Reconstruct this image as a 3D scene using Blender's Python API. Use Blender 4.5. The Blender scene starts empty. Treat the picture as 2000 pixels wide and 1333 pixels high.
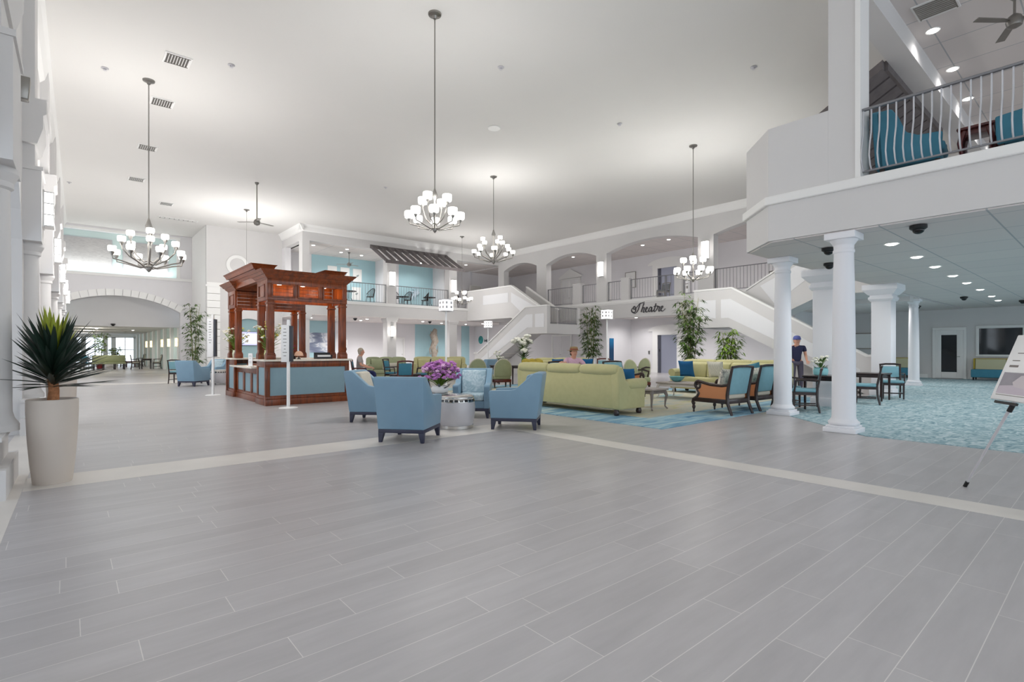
import bpy, bmesh, math, random
from mathutils import Vector, Matrix
random.seed(7)
PI = math.pi
R = math.radians
scene = bpy.context.scene
COL = scene.collection

# ------------------------------------------------------------------ helpers
class MB:
    """collects geometry, then links it as ONE mesh object"""
    def __init__(s, M=None):
        s.v = []; s.f = []; s.M = M or Matrix.Identity(4)
    def add(s, vs, fs):
        b = len(s.v)
        s.v += [tuple(s.M @ Vector(p)) for p in vs]
        s.f += [tuple(b + i for i in f) for f in fs]
        return s
    def box(s, x0, x1, y0, y1, z0, z1):
        return s.add([(x0,y0,z0),(x1,y0,z0),(x1,y1,z0),(x0,y1,z0),(x0,y0,z1),(x1,y0,z1),(x1,y1,z1),(x0,y1,z1)],
              [(0,3,2,1),(4,5,6,7),(0,1,5,4),(1,2,6,5),(2,3,7,6),(3,0,4,7)])
    def taper(s, x0, x1, y0, y1, z0, z1, tx=0.0, ty=0.0, dx=0.0, dy=0.0):
        """box whose bottom is narrower by tx, ty on each side and moved by dx, dy"""
        return s.add([(x0+tx+dx,y0+ty+dy,z0),(x1-tx+dx,y0+ty+dy,z0),(x1-tx+dx,y1-ty+dy,z0),(x0+tx+dx,y1-ty+dy,z0),
                      (x0,y0,z1),(x1,y0,z1),(x1,y1,z1),(x0,y1,z1)],
              [(0,3,2,1),(4,5,6,7),(0,1,5,4),(1,2,6,5),(2,3,7,6),(3,0,4,7)])
    def lathe(s, prof, n=24, c=(0,0,0), caps=True, sx=1.0, sy=1.0):
        vs = []; fs = []
        for (r, z) in prof:
            for k in range(n):
                a = 2*PI*k/n
                vs.append((c[0]+r*sx*math.cos(a), c[1]+r*sy*math.sin(a), c[2]+z))
        for i in range(len(prof)-1):
            for k in range(n):
                a, b = i*n+k, i*n+(k+1)%n
                fs.append((a, b, b+n, a+n))
        if caps:
            fs.append(tuple(range(n-1, -1, -1)))
            fs.append(tuple((len(prof)-1)*n+k for k in range(n)))
        return s.add(vs, fs)
    def tube(s, pts, r, n=8, caps=True, flat=1.0):
        pts = [Vector(p) for p in pts]
        rs = r if isinstance(r, (list, tuple)) else [r]*len(pts)
        vs = []; fs = []
        up = None
        for i, p in enumerate(pts):
            d = (pts[min(i+1, len(pts)-1)] - pts[max(i-1, 0)])
            if d.length < 1e-9: d = Vector((0,0,1))
            d.normalize()
            if up is None:
                up = Vector((0,0,1)) if abs(d.z) < .9 else Vector((1,0,0))
            a = d.cross(up)
            if a.length < 1e-4: a = d.orthogonal()
            a.normalize()
            b = a.cross(d); b.normalize(); up = b
            for k in range(n):
                t = 2*PI*k/n
                vs.append(tuple(p + a*(rs[i]*math.cos(t)) + b*(rs[i]*flat*math.sin(t))))
        for i in range(len(pts)-1):
            for k in range(n):
                q, w = i*n+k, i*n+(k+1)%n
                fs.append((q, w, w+n, q+n))
        if caps:
            fs.append(tuple(range(n-1,-1,-1))); fs.append(tuple((len(pts)-1)*n+k for k in range(n)))
        return s.add(vs, fs)
    def prism(s, poly, axis, d0, d1):
        """2-D outline pushed along an axis. axis x: poly=(y,z); y: (x,z); z: (x,y)"""
        n = len(poly)
        def P(p, d):
            return (d,p[0],p[1]) if axis == 'x' else ((p[0],d,p[1]) if axis == 'y' else (p[0],p[1],d))
        vs = [P(p,d0) for p in poly] + [P(p,d1) for p in poly]
        fs = [tuple(range(n-1,-1,-1)), tuple(range(n,2*n))]
        fs += [(i,(i+1)%n,n+(i+1)%n,n+i) for i in range(n)]
        return s.add(vs, fs)
    def ball(s, c, r, n=14, m=9):
        rx, ry, rz = r if isinstance(r,(tuple,list)) else (r,r,r)
        vs = []; fs = []
        for i in range(1, m):
            t = PI*i/m
            for k in range(n):
                a = 2*PI*k/n
                vs.append((c[0]+rx*math.sin(t)*math.cos(a), c[1]+ry*math.sin(t)*math.sin(a), c[2]+rz*math.cos(t)))
        T = len(vs); vs.append((c[0],c[1],c[2]+rz)); vs.append((c[0],c[1],c[2]-rz))
        for i in range(m-2):
            for k in range(n):
                a, b = i*n+k, i*n+(k+1)%n
                fs.append((a, a+n, b+n, b))
        for k in range(n):
            fs.append((T, k, (k+1)%n)); fs.append((T+1, (m-2)*n+(k+1)%n, (m-2)*n+k))
        return s.add(vs, fs)
    def quad(s, a, b, c, d):
        return s.add([a,b,c,d], [(0,1,2,3)])
    def leaf(s, base, tip, width, droop=0.0, fold=0.15):
        """a pointed leaf blade, five sections, folded along its midrib"""
        base = Vector(base); tip = Vector(tip); d = tip-base; L = d.length
        if L < 1e-6: return s
        side = d.cross(Vector((0,0,1)))
        if side.length < 1e-4: side = Vector((1,0,0))
        side.normalize(); nrm = side.cross(d); nrm.normalize()
        vs = []; fs = []
        W = [.35, .85, 1.0, .62]
        for i, w in enumerate(W):
            t = i/4.0
            p = base + d*t + Vector((0,0,-droop*L*t*t))
            h = width*w*.5
            vs += [tuple(p-side*h+nrm*(fold*h)), tuple(p), tuple(p+side*h+nrm*(fold*h))]
        vs.append(tuple(tip+Vector((0,0,-droop*L))))
        for i in range(3):
            a = i*3
            fs += [(a,a+1,a+4,a+3),(a+1,a+2,a+5,a+4)]
        fs += [(9,10,12),(10,11,12)]
        return s.add(vs, fs)
    def lean(s, k=.0146, y0=11.4, dx=.127):
        """the arcade runs a little askew to the rest of the hall"""
        s.v = [(x+dx+k*(y-y0),y,z) for x,y,z in s.v]; return s
    def build(s, name, mat, parent=None, bevel=0.0, seg=2, smooth=True, sub=0, ang=35, normals=True):
        me = bpy.data.meshes.new(name)
        me.from_pydata(s.v, [], s.f); me.update()
        if normals:
            bm = bmesh.new(); bm.from_mesh(me)
            bmesh.ops.recalc_face_normals(bm, faces=bm.faces); bm.to_mesh(me); bm.free()
        if smooth:
            for p in me.polygons: p.use_smooth = True
            if not sub:
                try: me.set_sharp_from_angle(angle=R(ang))
                except Exception: pass
        me.materials.append(mat)
        o = bpy.data.objects.new(name, me); COL.objects.link(o)
        if parent: o.parent = parent
        if bevel > 0:
            b = o.modifiers.new('edge', 'BEVEL'); b.width = bevel; b.segments = seg
            b.limit_method = 'ANGLE'; b.angle_limit = R(30); b.harden_normals = False
            if smooth:
                try: 
                    for e in me.edges: e.use_edge_sharp = False
                except Exception: pass
        if sub:
            m = o.modifiers.new('round', 'SUBSURF'); m.levels = sub; m.render_levels = sub
        return o

def tag(o, label=None, cat=None, group=None, kind=None):
    if label: o['label'] = label
    if cat: o['category'] = cat
    if group: o['group'] = group
    if kind: o['kind'] = kind
    return o
def thing(name, label, cat, loc=(0,0,0), rz=0.0, group=None):
    o = bpy.data.objects.new(name, None); COL.objects.link(o)
    o.empty_display_size = .2
    o.location = loc; o.rotation_euler = (0,0,rz)
    return tag(o, label, cat, group)
def struct(name, mb, mat, **k):
    o = mb.build(name, mat, **k); o['kind'] = 'structure'; return o
KIDS = {}
def children(o):
    return [c for c in COL.objects if c.parent == o]
def dup(o, loc=None, rz=None, label=None, group=None, parent=None, mats=None):
    """a copy of a thing with copies of its parts and sub-parts; mats = {part name: material}"""
    if o.name not in KIDS: KIDS[o.name] = children(o)
    c = o.copy(); COL.objects.link(c)
    if parent is not None: c.parent = parent
    if loc is not None: c.location = loc
    if rz is not None: c.rotation_euler = (0,0,rz)
    if label: c['label'] = label
    if group: c['group'] = group
    for ch in KIDS[o.name]:
        d = dup(ch, parent=c)
        if mats:
            k = ch.name.split('.')[0]
            if k in mats and d.data:
                d.data = d.data.copy(); d.data.materials.clear(); d.data.materials.append(mats[k])
    return c

# ------------------------------------------------------------------ materials
def srgb(r, g, b):
    def f(c):
        c /= 255.0
        return c/12.92 if c <= .04045 else ((c+.055)/1.055)**2.4
    return (f(r), f(g), f(b), 1)
def base(name):
    m = bpy.data.materials.new(name); m.use_nodes = True
    nt = m.node_tree; return m, nt, nt.nodes['Principled BSDF']
def mat(name, rgb, rough=.6, metal=0.0, spec=.5, var=0.0, scale=6.0, bump=0.0, bscale=60.0, coat=0.0, sheen=0.0, trans=0.0):
    m, nt, b = base(name)
    b.inputs['Base Color'].default_value = srgb(*rgb)
    b.inputs['Roughness'].default_value = rough; b.inputs['Metallic'].default_value = metal
    b.inputs['Specular IOR Level'].default_value = spec
    b.inputs['Coat Weight'].default_value = coat; b.inputs['Coat Roughness'].default_value = .12
    b.inputs['Sheen Weight'].default_value = sheen
    b.inputs['Transmission Weight'].default_value = trans
    tc = nt.nodes.new('ShaderNodeTexCoord')
    if var > 0:
        n = nt.nodes.new('ShaderNodeTexNoise'); n.inputs['Scale'].default_value = scale; n.inputs['Detail'].default_value = 4
        r = nt.nodes.new('ShaderNodeValToRGB')
        c = srgb(*rgb)
        r.color_ramp.elements[0].position = .3; r.color_ramp.elements[1].position = .7
        r.color_ramp.elements[0].color = tuple(x*(1-var) for x in c[:3])+(1,)
        r.color_ramp.elements[1].color = tuple(min(1,x*(1+var)) for x in c[:3])+(1,)
        nt.links.new(tc.outputs['Object'], n.inputs['Vector']); nt.links.new(n.outputs['Fac'], r.inputs['Fac'])
        nt.links.new(r.outputs['Color'], b.inputs['Base Color'])
    if bump > 0:
        n2 = nt.nodes.new('ShaderNodeTexNoise'); n2.inputs['Scale'].default_value = bscale; n2.inputs['Detail'].default_value = 3
        bp = nt.nodes.new('ShaderNodeBump'); bp.inputs['Strength'].default_value = bump; bp.inputs['Distance'].default_value = .01
        nt.links.new(tc.outputs['Object'], n2.inputs['Vector']); nt.links.new(n2.outputs['Fac'], bp.inputs['Height'])
        nt.links.new(bp.outputs['Normal'], b.inputs['Normal'])
    return m
def glow(name, rgb, strength):
    m, nt, b = base(name)
    b.inputs['Base Color'].default_value = srgb(240,240,240)
    b.inputs['Emission Color'].default_value = srgb(*rgb); b.inputs['Emission Strength'].default_value = strength
    return m
def ramp_mat(name, stops, tex='noise', scale=5.0, rough=.7, detail=5.0, stretch=(1,1,1), distort=0.0, bump=0.0, spec=.4, coat=0.0, coord='Object', interp='LINEAR'):
    m, nt, b = base(name)
    b.inputs['Roughness'].default_value = rough; b.inputs['Specular IOR Level'].default_value = spec
    b.inputs['Coat Weight'].default_value = coat; b.inputs['Coat Roughness'].default_value = .1
    tc = nt.nodes.new('ShaderNodeTexCoord'); mp = nt.nodes.new('ShaderNodeMapping')
    mp.inputs['Scale'].default_value = stretch
    nt.links.new(tc.outputs[coord], mp.inputs['Vector'])
    r = nt.nodes.new('ShaderNodeValToRGB'); cr = r.color_ramp; cr.interpolation = interp
    while len(cr.elements) < len(stops): cr.elements.new(.5)
    for e, (p, c) in zip(cr.elements, stops):
        e.position = p; e.color = srgb(*c)
    if tex == 'noise':
        t = nt.nodes.new('ShaderNodeTexNoise'); t.inputs['Scale'].default_value = scale; t.inputs['Detail'].default_value = detail
        t.inputs['Distortion'].default_value = distort; out = t.outputs['Fac']
    elif tex == 'wave':
        t = nt.nodes.new('ShaderNodeTexWave'); t.inputs['Scale'].default_value = scale; t.inputs['Distortion'].default_value = distort
        t.inputs['Detail'].default_value = detail; out = t.outputs['Fac']
    elif tex == 'voronoi':
        t = nt.nodes.new('ShaderNodeTexVoronoi'); t.inputs['Scale'].default_value = scale; out = t.outputs['Distance']
    elif tex == 'gradz':
        t = nt.nodes.new('ShaderNodeSeparateXYZ'); out = t.outputs['Z']
    nt.links.new(mp.outputs['Vector'], t.inputs['Vector'])
    nt.links.new(out, r.inputs['Fac']); nt.links.new(r.outputs['Color'], b.inputs['Base Color'])
    if bump > 0:
        bp = nt.nodes.new('ShaderNodeBump'); bp.inputs['Strength'].default_value = bump; bp.inputs['Distance'].default_value = .01
        nt.links.new(out, bp.inputs['Height']); nt.links.new(bp.outputs['Normal'], b.inputs['Normal'])
    return m

def floor_mat():
    m, nt, b = base('grey_wood_look_tile')
    tc = nt.nodes.new('ShaderNodeTexCoord')
    br = nt.nodes.new('ShaderNodeTexBrick')
    br.inputs['Scale'].default_value = 1; br.inputs['Brick Width'].default_value = 1.22; br.inputs['Row Height'].default_value = .205
    br.inputs['Mortar Size'].default_value = .0022; br.inputs['Mortar Smooth'].default_value = .3; br.inputs['Bias'].default_value = 0
    br.offset = 0
    sp = nt.nodes.new('ShaderNodeSeparateXYZ'); nt.links.new(tc.outputs['Object'], sp.inputs['Vector'])
    dv = nt.nodes.new('ShaderNodeMath'); dv.operation = 'DIVIDE'; dv.inputs[1].default_value = .205
    fl = nt.nodes.new('ShaderNodeMath'); fl.operation = 'FLOOR'
    wn = nt.nodes.new('ShaderNodeTexWhiteNoise'); wn.noise_dimensions = '1D'
    ml = nt.nodes.new('ShaderNodeMath'); ml.operation = 'MULTIPLY_ADD'; ml.inputs[1].default_value = 1.22
    cb = nt.nodes.new('ShaderNodeCombineXYZ')
    nt.links.new(sp.outputs['Y'], dv.inputs[0]); nt.links.new(dv.outputs[0], fl.inputs[0]); nt.links.new(fl.outputs[0], wn.inputs['W'])
    nt.links.new(wn.outputs['Value'], ml.inputs[0]); nt.links.new(sp.outputs['X'], ml.inputs[2])
    nt.links.new(ml.outputs[0], cb.inputs['X']); nt.links.new(sp.outputs['Y'], cb.inputs['Y'])
    br.inputs['Color1'].default_value = srgb(172,169,170); br.inputs['Color2'].default_value = srgb(181,178,179)
    br.inputs['Mortar'].default_value = srgb(212,208,205)
    nt.links.new(cb.outputs['Vector'], br.inputs['Vector'])
    mp = nt.nodes.new('ShaderNodeMapping'); mp.inputs['Scale'].default_value = (.9, 5.5, 1)
    nt.links.new(tc.outputs['Object'], mp.inputs['Vector'])
    n = nt.nodes.new('ShaderNodeTexNoise'); n.inputs['Scale'].default_value = 1.6; n.inputs['Detail'].default_value = 6; n.inputs['Roughness'].default_value = .62
    nt.links.new(mp.outputs['Vector'], n.inputs['Vector'])
    rr = nt.nodes.new('ShaderNodeMapRange'); rr.inputs['From Min'].default_value = .15; rr.inputs['From Max'].default_value = .85
    rr.inputs['To Min'].default_value = .86; rr.inputs['To Max'].default_value = 1.13
    nt.links.new(n.outputs['Fac'], rr.inputs['Value'])
    mul = nt.nodes.new('ShaderNodeVectorMath'); mul.operation = 'SCALE'
    nt.links.new(br.outputs['Color'], mul.inputs[0]); nt.links.new(rr.outputs['Result'], mul.inputs['Scale'])
    nt.links.new(mul.outputs['Vector'], b.inputs['Base Color'])
    b.inputs['Roughness'].default_value = .3
    b.inputs['Specular IOR Level'].default_value = .5
    return m
def carpet_mat(name, cols, scale, stretch=(1,1,1), rz=0):
    m, nt, b = base(name)
    b.inputs['Roughness'].default_value = .95; b.inputs['Specular IOR Level'].default_value = .1
    tc = nt.nodes.new('ShaderNodeTexCoord'); mp = nt.nodes.new('ShaderNodeMapping'); mp.inputs['Scale'].default_value = stretch
    mp.inputs['Rotation'].default_value = (0,0,rz)
    nt.links.new(tc.outputs['Object'], mp.inputs['Vector'])
    n = nt.nodes.new('ShaderNodeTexNoise'); n.inputs['Scale'].default_value = scale; n.inputs['Detail'].default_value = 5; n.inputs['Distortion'].default_value = 1.4
    nt.links.new(mp.outputs['Vector'], n.inputs['Vector'])
    r = nt.nodes.new('ShaderNodeValToRGB'); cr = r.color_ramp
    while len(cr.elements) < len(cols): cr.elements.new(.5)
    for i, c in enumerate(cols):
        cr.elements[i].position = .3+.4*i/(len(cols)-1); cr.elements[i].color = srgb(*c)
    nt.links.new(n.outputs['Fac'], r.inputs['Fac']); nt.links.new(r.outputs['Color'], b.inputs['Base Color'])
    n2 = nt.nodes.new('ShaderNodeTexNoise'); n2.inputs['Scale'].default_value = 220
    bp = nt.nodes.new('ShaderNodeBump'); bp.inputs['Strength'].default_value = .4; bp.inputs['Distance'].default_value = .01
    nt.links.new(tc.outputs['Object'], n2.inputs['Vector']); nt.links.new(n2.outputs['Fac'], bp.inputs['Height']); nt.links.new(bp.outputs['Normal'], b.inputs['Normal'])
    return m
def wood_mat(name, dark, light, scale=2.2, rough=.28, coat=.5, stretch=(6,6,.8)):
    return ramp_mat(name, [(.3,dark),(.7,light)], 'noise', scale, rough, 6, stretch, 1.2, 0, .5, coat)
def ceiling_tile_mat():
    m, nt, b = base('ceiling_panels')
    tc = nt.nodes.new('ShaderNodeTexCoord'); br = nt.nodes.new('ShaderNodeTexBrick')
    br.inputs['Scale'].default_value = 1; br.inputs['Brick Width'].default_value = 1.2; br.inputs['Row Height'].default_value = 1.2
    br.inputs['Mortar Size'].default_value = .012; br.offset = 0
    br.inputs['Color1'].default_value = srgb(224,217,213); br.inputs['Color2'].default_value = srgb(220,213,210); br.inputs['Mortar'].default_value = srgb(180,180,182)
    nt.links.new(tc.outputs['Object'], br.inputs['Vector']); nt.links.new(br.outputs['Color'], b.inputs['Base Color'])
    b.inputs['Roughness'].default_value = .9
    return m

WALL = mat('warm_grey_wall', (212,210,209), .85, var=.02, scale=.8)
WALLW = mat('pale_wall', (226,224,226), .85, var=.02, scale=.8)
CEILM = mat('ceiling_paint', (218,216,213), .9, var=.02, scale=.3)
CTILE = ceiling_tile_mat()
TRIM = mat('white_trim', (236,235,233), .5)
COLM = mat('column_paint', (232,232,236), .42)
PANELM = mat('panel_light', (230,230,232), .7)
TEALW = mat('teal_wall', (170,203,210), .85, var=.03, scale=.7)
TEALP = mat('pale_teal_wall', (206,224,221), .85, var=.03, scale=.7)
TEALD = mat('deep_teal_wall', (152,180,184), .85)
FLOORM = floor_mat()
STRIPE = mat('cream_tile', (214,209,203), .38, var=.05, scale=2)
CARPET = carpet_mat('teal_wave_carpet', [(112,142,152),(140,166,174),(166,187,192),(190,204,207)], 4.2, (1,2.3,1), R(35))
RUGB = carpet_mat('blue_rug_border', [(92,130,156),(124,162,184),(158,188,198),(192,204,196)], 1.3, (.6,3,1))
RUGF = carpet_mat('beige_rug_field', [(134,168,178),(178,180,168),(188,183,164),(176,180,138)], 1.1, (.6,2.2,1))
WOOD = wood_mat('cherry_wood', (84,38,16), (136,66,28), rough=.3, coat=.12)
WOODP = mat('kiosk_teal_panel', (128,156,168), .5, var=.02)
STONE = mat('cream_stone_top', (224,216,204), .25, var=.06, scale=30)
DARKW = wood_mat('espresso_wood', (28,16,15), (52,30,28), rough=.32, coat=.4)
MAHOG = wood_mat('mahogany', (60,18,16), (104,34,30), rough=.3)
VINYL = mat('blue_vinyl', (124,156,178), .36, spec=.5, var=.03, scale=4)
VINYLP = ramp_mat('blue_pattern_fabric', [(.35,(152,178,190)),(.5,(172,194,204)),(.56,(198,212,218)),(.62,(166,190,200))], 'noise', 5, .7, 4, (1,1,1), 2.5)
BEIGE = mat('beige_cushion', (196,190,176), .8, var=.05, scale=20)
LEGBLUE = mat('slate_legs', (52,54,74), .4)
CHART = mat('chartreuse_fabric', (182,177,130), .75, var=.04, scale=9, sheen=.2)
GREENB = mat('sage_fabric', (150,156,124), .8, var=.04, scale=9)
OLIVEY = mat('golden_olive_fabric', (176,156,60), .75, var=.05, scale=9)
TEALF = mat('teal_fabric', (74,140,156), .7, var=.05, scale=10)
TEALFD = mat('deep_teal_fabric', (62,124,146), .65, var=.06, scale=6)
AQUA = mat('aqua_fabric', (124,168,180), .7, var=.04, scale=10)
NAVYP = mat('royal_blue_pillow', (16,88,138), .75, var=.05, scale=10)
PATP = ramp_mat('diamond_pillow_fabric', [(.0,(226,222,208)),(.45,(222,216,200)),(.55,(112,120,120)),(1,(214,210,196))], 'wave', 9, .85, 2, (1,1,1), 6)
CORALP = ramp_mat('coral_print_fabric', [(.42,(228,222,208)),(.52,(212,204,190)),(.56,(128,128,124)),(.62,(224,218,206))], 'noise', 9, .85, 4, (1,1,1), 1.5)
CANE = ramp_mat('cane_weave', [(.2,(192,128,86)),(.8,(214,150,106))], 'wave', 40, .6, 1, (1,1,1), .3)
CHROME = mat('brushed_chrome', (205,203,200), .22, 1.0)
SILVER = mat('silver_lacquer', (196,194,198), .38, .15, var=.03, scale=8)
NICKEL = mat('satin_nickel', (150,147,142), .34, .9)
RAILM = mat('grey_rail_metal', (138,138,142), .42, .55)
RAILW = mat('white_baluster_metal', (206,206,210), .38, .3)
BLACK = mat('black_plastic', (18,18,20), .4)
IRON = mat('black_iron', (40,36,34), .5, .5)
WHITE = mat('white_gloss', (240,240,240), .3)
POTM = mat('cream_planter', (206,196,186), .5, var=.02, scale=3)
SOIL = mat('dark_soil', (62,46,36), .95, var=.3, scale=40)
TRUNK = mat('fibrous_trunk', (176,120,82), .9, var=.3, scale=30, bump=.5, bscale=40)
LEAFD = mat('dark_blade_leaf', (30,48,38), .38, var=.25, scale=2.5)
LEAFY = mat('lime_young_leaf', (150,160,46), .45, var=.15, scale=4)
LEAFB = mat('bamboo_leaf', (74,100,44), .5, var=.4, scale=3)
LEAFG = mat('fresh_leaf', (110,140,48), .5, var=.3, scale=3)
CULM = mat('bamboo_cane', (120,120,72), .5, var=.15, scale=8)
PURPLE = mat('orchid_petal', (188,124,190), .6, var=.25, scale=12)
WHITEFL = mat('white_petal', (236,234,222), .7, var=.05)
YELFL = mat('yellow_green_petal', (206,200,100), .7, var=.1)
SHADE = glow('lit_opal_shade', (255,250,242), 5.0)
LANT = glow('lit_frosted_glass', (255,252,248), 4.0)
DOWN = glow('downlight_lens', (255,252,246), 10.0)
WARMG = glow('warm_sconce_glass', (255,226,150), 4.0)
DARKGL = mat('dark_glass', (22,30,36), .06, 0, .6)
ELEV = mat('brushed_elevator_door', (176,180,198), .32, .6)
PICW = mat('white_picture', (238,238,236), .5)
GREYR = ramp_mat('carved_grey_stone', [(.3,(176,174,174)),(.5,(194,192,191)),(.7,(204,202,200))], 'noise', 3.5, .85, 6, (.7,1,6), 2.5, .6)
SKIN = mat('skin', (212,158,134), .55)
GREYHAIR = mat('grey_hair', (176,166,150), .8)
DARKHAIR = mat('brown_hair', (74,50,38), .8)
LENSM = mat('camera_lens', (8,8,10), .1)
# ------------------------------------------------------------------ the setting
HC = 7.6      # hall ceiling
def arch_wall(axis, d0, d1, a0, a1, z0, z1, openings, n=14):
    """wall between d0..d1 (thickness) running a0..a1, openings (b0,b1,zbottom,zspring,zcrown)"""
    m = MB()
    def slab(p0, p1, q0, q1):
        if axis == 'x': m.box(d0,d1,p0,p1,q0,q1)
        else: m.box(p0,p1,d0,d1,q0,q1)
    cur = a0
    for (b0,b1,zb,zs,zc) in sorted(openings):
        if b0 > cur: slab(cur,b0,z0,z1)
        if zb > z0: slab(b0,b1,z0,zb)
        h = zc-zs; half = (b1-b0)/2; mid = (b0+b1)/2
        pts = []
        for i in range(n+1):
            t = -1+2*i/n
            if h > 0:
                Rr = (half*half+h*h)/(2*h); z = zc-Rr+math.sqrt(max(0,Rr*Rr-(t*half)**2))
            else: z = zs
            pts.append((mid+t*half, z))
        for i in range(n):
            (p,zp),(q,zq) = pts[i],pts[i+1]
            poly = [(p,zp),(q,zq),(q,z1),(p,z1)]
            m.prism(poly, axis, d0, d1)
        cur = b1
    if cur < a1: slab(cur,a1,z0,z1)
    return m

struct('floor', MB().box(-4,31.5,-10,66,-.12,0), FLOORM, smooth=False)
struct('trim_1', MB().box(5.54,5.90,-10,7.2,-.02,.0012), STRIPE, smooth=False)
struct('trim_2', MB().box(-.31,5.54,6.55,7.2,-.02,.0012), STRIPE, smooth=False)
struct('trim_3', MB().box(-.66,-.31,-10,33.5,-.02,.0012).lean(.0146,6.85,.0), STRIPE, smooth=False)
struct('trim_4', MB().box(-.31,9,24.6,25.1,-.02,.0012).box(-.31,5.2,33.2,33.7,-.02,.0012), STRIPE, smooth=False)
tag(MB().prism([(9.15,-10),(9.15,2.55),(11.2,4.72),(19.4,4.72),(19.4,10),(30.5,10),(30.5,-10)],'z',.0,.008).build('carpet',CARPET,smooth=False),
    'wall to wall teal carpet with a pale wave pattern under the mezzanine','carpet',kind='structure')
struct('ceiling', MB().box(-1.2,31.5,-10,34.6,HC,HC+.15), CEILM, smooth=False)

# --- arcade down the left side, with daylit window bays behind it
PY = [-6.8,-2.25,2.3,6.85,11.4,15.95,20.5,25.05,29.6]
ops = [(PY[i]+.42, PY[i+1]-.42, 0, 3.0, 4.15) for i in range(len(PY)-1)]
struct('wall_left', arch_wall('x',-1.0,-.64,-10,34,0,HC,[(-10,PY[0]-.42,0,3.0,3.6)]+ops+[(PY[-1]+.42,33.6,0,3.0,4.0)]).lean(), WALL, smooth=False)
m = MB()
for y in PY:
    m.box(-3.0,-1.0,y-.25,y+.25,0,4.5)
m.box(-3.0,-1.0,-10,34,4.5,4.65)
struct('wall_bays', m.lean(), WALLW, smooth=False)
m = MB()
for i,y in enumerate(PY):
    m.box(-3.02,-.98,y-.28,y+.28,0,.17)
struct('baseboard_bays', m.lean(), TRIM, smooth=False)
m = MB()
for i in range(len(PY)-1):
    y0,y1 = PY[i]+.25, PY[i+1]-.25
    m.box(-3.1,-3.0,y0,y1,0,.5); m.box(-3.1,-3.0,y0,y1,3.7,4.6); m.box(-3.1,-3.0,y0,y0+.5,.5,3.7); m.box(-3.1,-3.0,y1-.5,y1,.5,3.7)
m.box(-3.1,-3.0,PY[-1]+.25,34,0,4.6)
struct('wall_left_outer', m.lean(), WALLW, smooth=False)
for i in range(len(PY)-1):
    y0,y1 = PY[i]+.75, PY[i+1]-.75
    f = MB()
    n = 4
    for k in range(n+1):
        yy = y0+(y1-y0)*k/n; f.box(-3.08,-3.02,yy-.03,yy+.03,.5,3.7)
    for z in (.53,2.6,3.67): f.box(-3.08,-3.02,y0,y1,z-.03,z+.03)
    struct('window_%d'%(i+3), f.lean(), TRIM, smooth=False)
for i,y in enumerate(PY):
    m = MB()
    m.box(-.66,-.45,y-.6,y+.6,0,.26).box(-.66,-.52,y-.52,y+.52,.26,.5).box(-.66,-.48,y-.55,y+.55,.5,.54)
    m.lathe([(.2,.54),(.2,.6),(.165,.66),(.15,.72),(.135,2.74),(.135,2.8),(.16,2.82),(.16,2.87),(.2,2.95),(.2,3.0)],20,(-.6,y,0))
    m.box(-.66,-.42,y-.40,y+.40,3.0,4.1)
    m.box(-.66,-.40,y-.42,y+.42,4.1,4.16)
    m.box(-.66,-.50,y-.36,y+.36,4.16,HC)
    m.prism([(-.66,4.5),(-.47,4.5),(-.40,4.75),(-.40,4.95),(-.36,4.98),(-.36,5.2),(-.66,5.2)],'y',y-.46,y+.46)
    struct('pillar_arcade', m.lean(), WALL, ang=25)
struct('trim_cornice_left', MB().prism([(-.66,7.2),(-.56,7.3),(-.5,7.5),(-.44,7.6),(-.66,7.6)],'y',-10,33.8).lean(), TRIM, smooth=False)

# --- far wall with the big arch, niche and corridor
AX0,AX1,AS,AC = -.7,4.8,3.35,4.13
struct('wall_far', arch_wall('y',34,34.4,-.9,5.4,0,5.22,[(AX0,AX1,0,AS,AC)],24).box(-.75,-.62,34,34.6,5.22,HC).box(4.75,5.4,34,34.6,5.22,HC).box(-.62,4.75,34,34.6,7.42,HC), WALLW, smooth=False)
struct('wall_niche', MB().box(-.62,4.75,34.5,34.6,5.22,7.42), TEALP, smooth=False)
struct('trim_niche', MB().box(-.75,5.4,33.92,34.05,5.1,5.24).box(4.62,4.78,33.96,34.02,5.24,7.38).box(-.7,4.8,33.96,34.02,7.38,7.5), TRIM, smooth=False)
m = MB(); h = AC-AS; half = (AX1-AX0)/2; mid = (AX0+AX1)/2; RR = (half*half+h*h)/(2*h); cz = AC-RR
amax = math.asin(half/RR); N = 17
for i in range(N):
    t0 = -amax+2*amax*(i+.03)/N; t1 = -amax+2*amax*(i+.97)/N
    def P(r,t): return (mid+r*math.sin(t), cz+r*math.cos(t))
    m.prism([P(RR,t0),P(RR,t1),P(RR+.34,t1),P(RR+.34,t0)],'y',33.93,34.0)
struct('trim_arch', m, TRIM, smooth=False)
for (x0,x1,lab) in ((-.3,1.78,'grey carved stone relief panel beside the arcade, high in the teal niche'),(2.3,4.25,'grey carved stone relief panel behind the widest chandelier, in the teal niche')):
    t = thing('relief_panel',lab,'wall relief',((x0+x1)/2,34.42,5.62),0,'carved panels above the arch')
    hw = (x1-x0)/2
    MB().box(-hw,hw,-.02,.08,0,1.4).build('carving',GREYR,t,bevel=.01)
    MB().box(-hw-.04,hw+.04,0,.06,-.04,0).box(-hw-.04,hw+.04,0,.06,1.4,1.44).box(-hw-.04,-hw,0,.06,0,1.4).box(hw,hw+.04,0,.06,0,1.4).build('frame',SILVER,t)
struct('wall_return', MB().box(5.35,5.6,30.2,34.0,0,HC), TRIM, smooth=False)
struct('wall_tympanum', MB().box(-1.6,5.4,35.4,35.6,2.58,4.6), WALL, smooth=False)
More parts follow.
